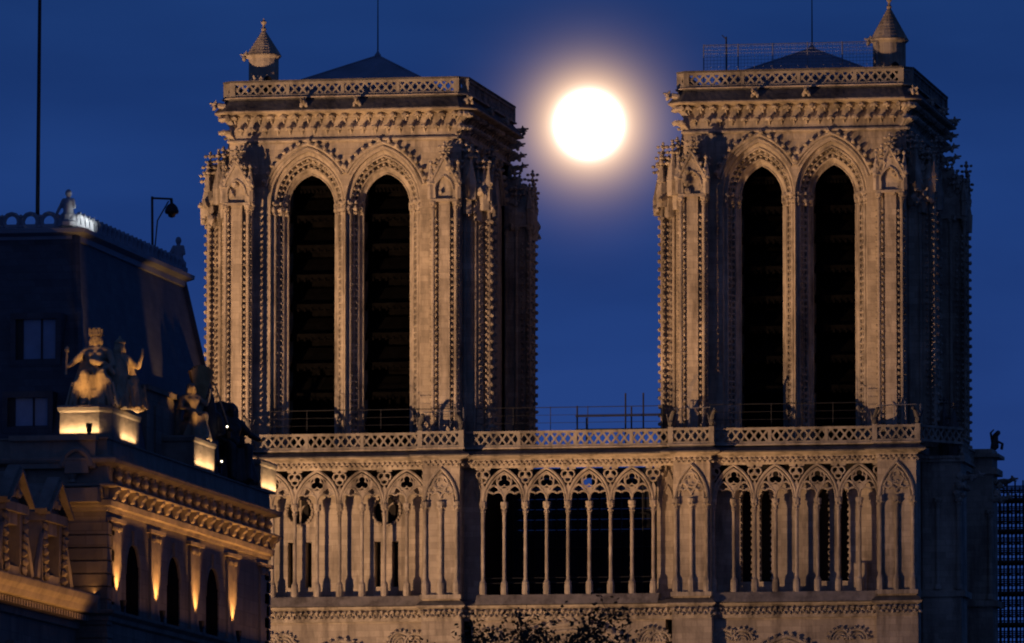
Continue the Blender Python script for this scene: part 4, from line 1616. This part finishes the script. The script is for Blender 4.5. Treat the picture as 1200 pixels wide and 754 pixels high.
def seated(s=1.0, arm_r='lap', arm_l='lap', crown=True):
    """seated draped figure facing -y, base at z=0, about 2.3 high"""
    P = []
    e = lambda c, r: P.append(('e', tuple(x * s for x in c), tuple(x * s for x in r)))
    t = lambda pts, a, b: P.append(('t', [tuple(x * s for x in q) for q in pts], a * s, b * s))
    # rocky seat
    e((0, .15, .4), (.6, .5, .45))
    # pelvis, waist, chest
    e((0, 0, .92), (.34, .28, .24))
    t([(0, .02, .95), (0, .0, 1.25), (0, .0, 1.5)], .27, .3)
    e((-.12, -.14, 1.52), (.17, .14, .17))
    e((.12, -.14, 1.52), (.17, .14, .17))
    t([(-.34, .02, 1.66), (0, 0, 1.74), (.34, .02, 1.66)], .15, .15)
    # neck and head with face
    t([(0, .0, 1.72), (0, -.02, 1.95)], .1, .09)
    e((0, -.03, 2.06), (.135, .165, .19))
    e((0, -.17, 2.03), (.03, .05, .05))
    e((0, -.14, 1.93), (.07, .05, .05))
    e((-.055, -.165, 2.1), (.035, .03, .02))
    e((.055, -.165, 2.1), (.035, .03, .02))
    e((0, .04, 2.12), (.18, .18, .16))
    for sg in (-1, 1):
        e((sg * .16, .02, 1.95), (.07, .1, .14))
    # legs under drapery
    for sg in (-1, 1):
        t([(sg * .18, -.05, .92), (sg * .26, -.62, .98)], .2, .15)
        t([(sg * .26, -.62, .96), (sg * .24, -.6, .5), (sg * .26, -.66, .08)], .15, .1)
        e((sg * .27, -.78, .06), (.08, .17, .06))
    # folds of the skirt
    for k in range(9):
        x = -.5 + k * .125
        t([(x * .6, -.6 + abs(x) * .25, .92), (x * .9, -.62 + abs(x) * .3, .5), (x * 1.25, -.66 + abs(x) * .45, .02)], .06, .09)
    t([(-.36, .1, 1.62), (-.5, .2, 1.0), (-.6, .1, .1)], .1, .14)
    t([(.36, .1, 1.62), (.5, .2, 1.0), (.6, .1, .1)], .1, .14)
    t([(-.34, -.1, 1.62), (.0, -.24, 1.2), (.3, -.3, 1.0)], .06, .07)
    for sg, pose in ((-1, arm_r), (1, arm_l)):
        if pose == 'lap':
            t([(sg * .38, .02, 1.64), (sg * .52, -.08, 1.28)], .12, .095)
            t([(sg * .52, -.08, 1.28), (sg * .34, -.48, 1.14)], .095, .065)
            e((sg * .3, -.55, 1.13), (.07, .09, .05))
            for f in range(4):
                t([(sg * (.27 + f * .03), -.6, 1.12), (sg * (.25 + f * .03), -.7, 1.08)], .02, .015)
        elif pose == 'up':
            t([(sg * .38, .02, 1.64), (sg * .62, -.12, 1.42)], .12, .095)
            t([(sg * .62, -.12, 1.42), (sg * .66, -.3, 1.8)], .09, .06)
            e((sg * .66, -.33, 1.88), (.06, .05, .09))
            for f in range(4):
                t([(sg * (.62 + f * .03), -.34, 1.93), (sg * (.61 + f * .035), -.36, 2.04)], .02, .014)
        elif pose == 'out':
            t([(sg * .38, .02, 1.64), (sg * .68, -.02, 1.36)], .12, .095)
            t([(sg * .68, -.02, 1.36), (sg * .78, -.3, 1.22)], .09, .065)
            e((sg * .8, -.36, 1.22), (.07, .09, .06))
    return P


def place(parts, loc, rz):
    c, s_ = math.cos(rz), math.sin(rz)
    return lambda a, b, d: (loc[0] + a * c - b * s_, loc[1] + a * s_ + b * c, loc[2] + d)


ZP = 26.76


def pedestal(parent, pts, cap=.08, z0=25.8):
    m = MB()
    n = len(pts)
    cx_ = sum(p[0] for p in pts) / n
    cy_ = sum(p[1] for p in pts) / n

    def ring(k):
        return [(cx_ + (x - cx_) * k, cy_ + (y - cy_) * k) for x, y in pts]
    rows = [(1.0, z0), (1.0, 26.55), (1.05, 26.6), (1.07, 26.7), (1.05, ZP), (0.01, ZP + .005)]
    m.grid([[(x, y, z) for x, y in ring(k)] for k, z in rows], True)
    return m.build('pedestal', PCARVE, parent)


# first group: two seated figures back to back on the corner
g1_ = empty('statue_group', 'pair of crowned seated stone figures on the lit corner pedestal', 'statue')
pedestal(g1_, [(29.58, YA + .15), (30.75, YA + .15), (31.05, YA + .5), (31.05, YA + 4.0), (29.58, YA + 4.0)])
T1 = place(None, (30.42, YA + 1.15, ZP), R(4))
mass = [('e', (0, .2, 1.15), (.5, .26, .6)), ('e', (.5, .3, .95), (.4, .3, .65)), ('e', (-.42, -.1, .2), (.36, .42, .26)), ('e', (.4, -.2, .22), (.4, .42, .3)), ('e', (.0, -.4, .3), (.5, .35, .36)), ('t', [(-.3, .2, 1.5), (-.5, .2, .8), (-.62, .1, .1)], .15, .22),
        ('e', (.3, -.5, .75), (.26, .2, .18)), ('e', (-.35, -.5, .6), (.22, .2, .26)), ('t', [(-.1, -.3, 1.35), (.3, -.38, 1.25), (.55, -.2, 1.0)], .1, .09)]
for k in range(12):
    mass.append(('t', [(-.62 + k * .11, -.5 - .12 * (k % 2), .7), (-.76 + k * .14, -.62 - .1 * (k % 3), .02)], .04, .06))
sculpt('figure', seated(.98, 'out', 'lap') + mass, STATUE, g1_, T=T1, voxel=.028)
c_ = MB(T1)
for k in range(14):
    a = k * math.pi / 7
    c_.box(math.cos(a) * .18 - .035, math.cos(a) * .18 + .035, math.sin(a) * .18 - .035, math.sin(a) * .18 + .035, 2.12, 2.32 - .04 * (k % 2))
c_.lathe((0, 0, 2.1), [(.2, 0), (.22, .05), (.2, .1), (.17, .1)], 14)
c_.lathe((0, 0, 2.2), [(.14, 0), (.16, .12), (.08, .16)], 10)
c_.build('mural_crown', STATUE, g1_)
T2 = place(None, (30.93, YA + 2.0, ZP), R(40))
sculpt('figure', seated(.89, 'lap', 'up') + [('e', (0, .1, .35), (.55, .5, .35)), ('t', [(.3, .1, 1.45), (.5, .1, .8), (.6, .0, .1)], .12, .2)] + [('t', [(-.5 + k * .11, -.52 - .1 * (k % 2), .7), (-.6 + k * .13, -.6 - .1 * (k % 3), .02)], .04, .055) for k in range(10)], STATUE, g1_, T=T2, voxel=.028)
c_ = MB(T2)
c_.lathe((0, .0, 1.93), [(.15, 0), (.17, .05), (.12, .12), (.05, .17), (.03, .24)], 10)
c_.build('helmet', STATUE, g1_)
sc2 = MB(T1)
sc2.tube([(-.82, -.38, .95), (-.79, -.4, 1.62)], .035, 6)
sc2.blob((-.79, -.4, 1.68), .08, .08, .12)
sc2.build('sceptre', STATUE, g1_)

# second group: figure with a raised fan-like wing
g2 = empty('winged_statue', 'stone figure under a raised fluted shell on the middle lit pedestal', 'statue')
pedestal(g2, [(29.9, -236.75), (31.05, -236.75), (31.05, -233.9), (29.9, -233.9)])
T3 = place(None, (30.5, -234.7, ZP), R(44))
sculpt('figure', seated(.78, 'lap', 'up'), STATUE, g2, T=T3)
w = MB()
n = 9
for k in range(n):
    a = R(62 + 56 * k / (n - 1))
    base = Vector((30.62, -233.9, ZP + .95))
    tip = base + Vector((math.cos(a) * .75 * .75, math.cos(a) * .75 * .6, math.sin(a) * 1.42))
    w.tube([tuple(base), tuple(base.lerp(tip, .6) + Vector((.0, -.08, 0))), tuple(tip)], .05, 6, r1=.1)
w.build('shell', GILT, g2)

# third group: dark leaning draped figures at the far end
g3 = empty('draped_statue', 'large dark bronze group of cloaked figures leaning beside the far lit pedestal', 'statue')
pedestal(g3, [(30.0, -227.2), (31.05, -227.2), (31.05, -224.9), (30.0, -224.9)])
T4 = place(None, (30.45, -229.0, 25.85), R(40))
prt = seated(1.12, 'lap', 'out')
prt += [('t', [(-.2, .2, 2.35), (-.75, .2, 1.7), (-1.0, .1, .9), (-1.1, 0, .05)], .3, .35), ('t', [(.1, .15, 2.3), (-.2, .3, 1.3), (-.2, .3, .1)], .3, .5),
        ('e', (-.1, .15, 2.3), (.3, .3, .2))]
sculpt('figure', prt, BRONZE, g3, T=T4, voxel=.045)
T5 = place(None, (30.3, -231.3, 25.85), R(30))
sculpt('cloak', [('t', [(0, 0, 2.3), (0, 0, 1.4), (0, 0, .05)], .22, .34), ('e', (0, -.03, 2.42), (.17, .19, .21)), ('t', [(-.3, 0, 1.9), (0, 0, 2.05), (.3, 0, 1.9)], .15, .15),
                 ('t', [(-.35, 0, 1.9), (-.42, -.1, 1.4), (-.2, -.25, 1.3)], .1, .08), ('t', [(.35, 0, 1.9), (.42, -.1, 1.4), (.2, -.25, 1.3)], .1, .08)], BRONZE, g3, T=T5, voxel=.045)
rodm = MB()
rodm.tube([(30.9, -233.2, 28.6), (30.95, -231.6, 27.55)], .025, 5)
tag(rodm.build('rod', GALV), 'thin pale rod leaning against the shelled statue', 'rod')


# finial figures on the roof corners
def roof_finial(x, y, z, label):
    f = empty('roof_finial', label, 'finial', 'small figures on the roof cresting')
    b = MB()
    b.lathe((x, y, z), [(.3, 0), (.3, .12), (.16, .2), (.2, .34)], 8)
    b.build('base', LEAD, f)
    sculpt('figure', [('t', [(x, y, z + .3), (x, y, z + .75)], .17, .13), ('e', (x, y, z + .98), (.1, .1, .13)), ('t', [(x - .14, y, z + .8), (x - .26, y - .02, z + .55), (x - .34, y - .05, z + .38)], .06, .05),
                      ('t', [(x + .13, y, z + .8), (x + .2, y - .05, z + .55)], .06, .05), ('t', [(x, y, z + .4), (x + .12, y, z + .2)], .14, .16)], LEAD, f, voxel=.03)


roof_finial(28.78, YA + 4.45, 32.44, 'small dark roof figure beside the flagpole above the bright white gutter')
roof_finial(XB - 2.05, YF - 3.9, 32.44, 'small dark roof figure at the far end beside the camera arm')

# camera dome on its arm
ca = empty('camera_arm', 'dark dome camera hanging from a thin bracket arm above the slate roof', 'camera')
yb = YA + 15.1
m = MB()
m.tube([(XB - 2.1, yb, 32.4), (XB - 2.12, yb, 34.45)], .04, 6)
m.tube([(XB - 2.05, yb, 32.6), (XB - 1.95, yb, 33.7), (XB - 1.6, yb, 34.3)], .022, 5)
m.tube([(XB - 2.14, yb, 34.4), (XB - 1.5, yb, 34.36)], .035, 6)
m.tube([(XB - 1.52, yb, 34.38), (XB - 1.5, yb, 34.2)], .05, 6)
m.build('bracket', IRON, ca)
m = MB()
m.lathe((XB - 1.5, yb, 33.78), [(.03, 0), (.1, .03), (.12, .1), (.2, .13), (.22, .2), (.18, .32), (.12, .4), (.05, .45)], 12)
m.build('dome', IRON, ca, True)

# small spotlights (fixtures and their light)
LAMPM = plain_emit('lamp lens', (1.0, 0.85, 0.6), 12.0)


def lamp_fixture(x, y, z, label, dx=0, dy=0, dz=1, lit=False):
    f = empty('spotlight', label, 'spotlight', 'small spotlights on the corner building')
    m = MB()
    d = Vector((dx, dy, dz)).normalized() * .12
    m.tube([(x - d.x, y - d.y, z - d.z), (x + d.x, y + d.y, z + d.z)], .07, 8, r1=.1)
    m.box(x - .05, x + .05, y - .05, y + .05, z - .3, z - .1)
    m.build('housing', IRON, f)
    if lit:
        m = MB()
        m.blob((x + d.x * 1.05, y + d.y * 1.05, z + d.z * 1.05), .028, j=0)
        m.build('lens', LAMPM, f)


for i, c in enumerate(PIL[:4]):
    lamp_fixture(XB + .27, c, 21.02, 'spotlight on the ledge at the foot of the %s pilaster of the corner building' % ('corner', 'second', 'third', 'fourth')[i])
    spot('pilaster_uplight', (XB + .36, c, 21.18), (XB - .04, c, 23.0), 430, WARM, 74, .9, .04)
lamp_fixture(30.95, -231.3, 27.4, 'bright spotlight at the foot of the pale rod', -.4, -.8, .3, True)
lamp_fixture(31.0, -232.9, 26.2, 'bright spotlight low on the parapet between the two statues', .5, -.6, .3, True)
lamp_fixture(30.55, YA - .25, 26.08, 'dark spotlight housing in front of the glowing corner pedestal')

# linear lights along the ledges, pedestals and cornice
strip('ledge_light', (XB + .62, (YA + YF) / 2, 20.9), (-.12, 0, 1), 22, .06, 25, WARM, (0, 1, 0), 150)
strip('bracket_light', (XB + .42, (YA + YF) / 2, 23.2), (-.08, 0, 1), 22, .06, 100, WARM, (0, 1, 0), 110)
strip('frieze_light', (XB + .36, (YA + YF) / 2, 24.52), (-.3, 0, 1), 22, .04, 18, WARM, (0, 1, 0), 140)
strip('corner_ledge_light', (30.6, YA - .6, 23.2), (0, .25, 1), 1.0, .06, 1.5, WARM, (1, 0, 0), 140)
strip('wing_light', (XW + .85, YA - 9.2, 20.1), (-.1, 0, 1), 15.6, .06, 75, WARM, (0, 1, 0), 120)
strip('dormer_light', (XW + .55, YA - 6, 21.28), (-.25, 0, 1), 12, .05, 38, WARM, (0, 1, 0), 150)
STAT = (1.0, 0.48, 0.13)
PED = (1.0, 0.60, 0.27)
strip('pedestal_light', (30.2, YA + .03, 25.92), (0, .12, 1), 1.2, .04, 24, PED, (1, 0, 0), 160)
strip('pedestal_light', (31.17, YA + 2.6, 25.86), (-.12, 0, 1), 1.9, .04, 32, PED, (0, 1, 0), 160)
strip('pedestal_light', (31.17, -235.3, 25.86), (-.12, 0, 1), 2.6, .04, 44, PED, (0, 1, 0), 160)
strip('pedestal_light', (31.17, -226.0, 25.86), (-.12, 0, 1), 2.1, .04, 44, PED, (0, 1, 0), 160)
strip('gutter_light', (XB - 1.6, YA + 5.2, 32.42), (-.6, 0, 1), 2.4, .05, 22, (1.0, 0.97, 0.85), (0, 1, 0), 140)
for tx, ty, sx_, sy_ in ((30.45, YA + 1.0, 30.2, YA - 1.2), (30.9, YA + 2.6, 32.6, YA + 2.0), (30.45, -235.3, 32.2, -236.2), (30.5, -228.7, 31.9, -226.6)):
    spot('statue_light', (sx_, sy_, 25.95), (tx, ty, 28.35), 500, STAT, 34, .8, .06)

# ================================================================== tree in front
TR = empty('tree', 'dark sparse leafy treetop rising into view below the central arcade', 'tree', loc=(46.4, -262, 0))
m = MB()
m.tube([(0, 0, 0), (.1, 0, 6), (-.1, .1, 12), (.1, 0, 17), (.05, 0, 19.2)], .42, 9, r1=.03)
tips = []
for k in range(64):
    z = 9 + 9.7 * (k / 64) ** .7
    a = k * 2.4
    L = (3.6 if z < 16 else min(3.8, .35 + 1.12 * (20.0 - z))) * random.uniform(.55, 1)
    p0 = Vector((0, 0, z - .4))
    p2 = Vector((math.cos(a) * L, math.sin(a) * L, z + random.uniform(.5, 1.3)))
    p1 = p0.lerp(p2, .5) + Vector((0, 0, .1))
    m.tube([tuple(p0), tuple(p1), tuple(p2)], .07, 5, r1=.012)
    for t in (.45, .65, .85, 1.0):
        q = p0.lerp(p2, t)
        for j in range(3):
            e = q + Vector((random.uniform(-.6, .6), random.uniform(-.6, .6), random.uniform(-.2, .7)))
            m.tube([tuple(q), tuple(e)], .012, 3, r1=.006)
            tips.append((q, e))
m.build('trunk', BARK, TR)
lf = MB()
for q, e in tips:
    for j in range(26):
        c = q.lerp(e, random.uniform(.2, 1.1)) + Vector((random.gauss(0, .17), random.gauss(0, .17), random.gauss(0, .17)))
        if c.z > 18.9 and random.random() < .35:
            continue
        a = Vector((random.gauss(0, 1), random.gauss(0, 1), random.gauss(0, .6))).normalized() * random.uniform(.05, .095)
        b = a.cross(Vector((random.gauss(0, 1), random.gauss(0, 1), random.gauss(0, 1)))).normalized() * random.uniform(.035, .065)
        lf.quad(tuple(c - a), tuple(c + b), tuple(c + a), tuple(c - b))
lf.build('crown', LEAF, TR)

# ================================================================== the moon
mo = MB()
rows = []
RM = 20000 * 41.0 / 10140
for i in range(33):
    th = math.pi * (i + .001) / 32.002
    rows.append([(MOON_POS.x + RM * math.sin(th) * math.cos(q * math.pi / 32), MOON_POS.y + RM * math.sin(th) * math.sin(q * math.pi / 32), MOON_POS.z + RM * math.cos(th)) for q in range(64)])
mo.grid(rows, True)
tag(mo.build('moon', MOONM, None, True), 'brilliant full moon shining in the sky between the two towers', 'moon')
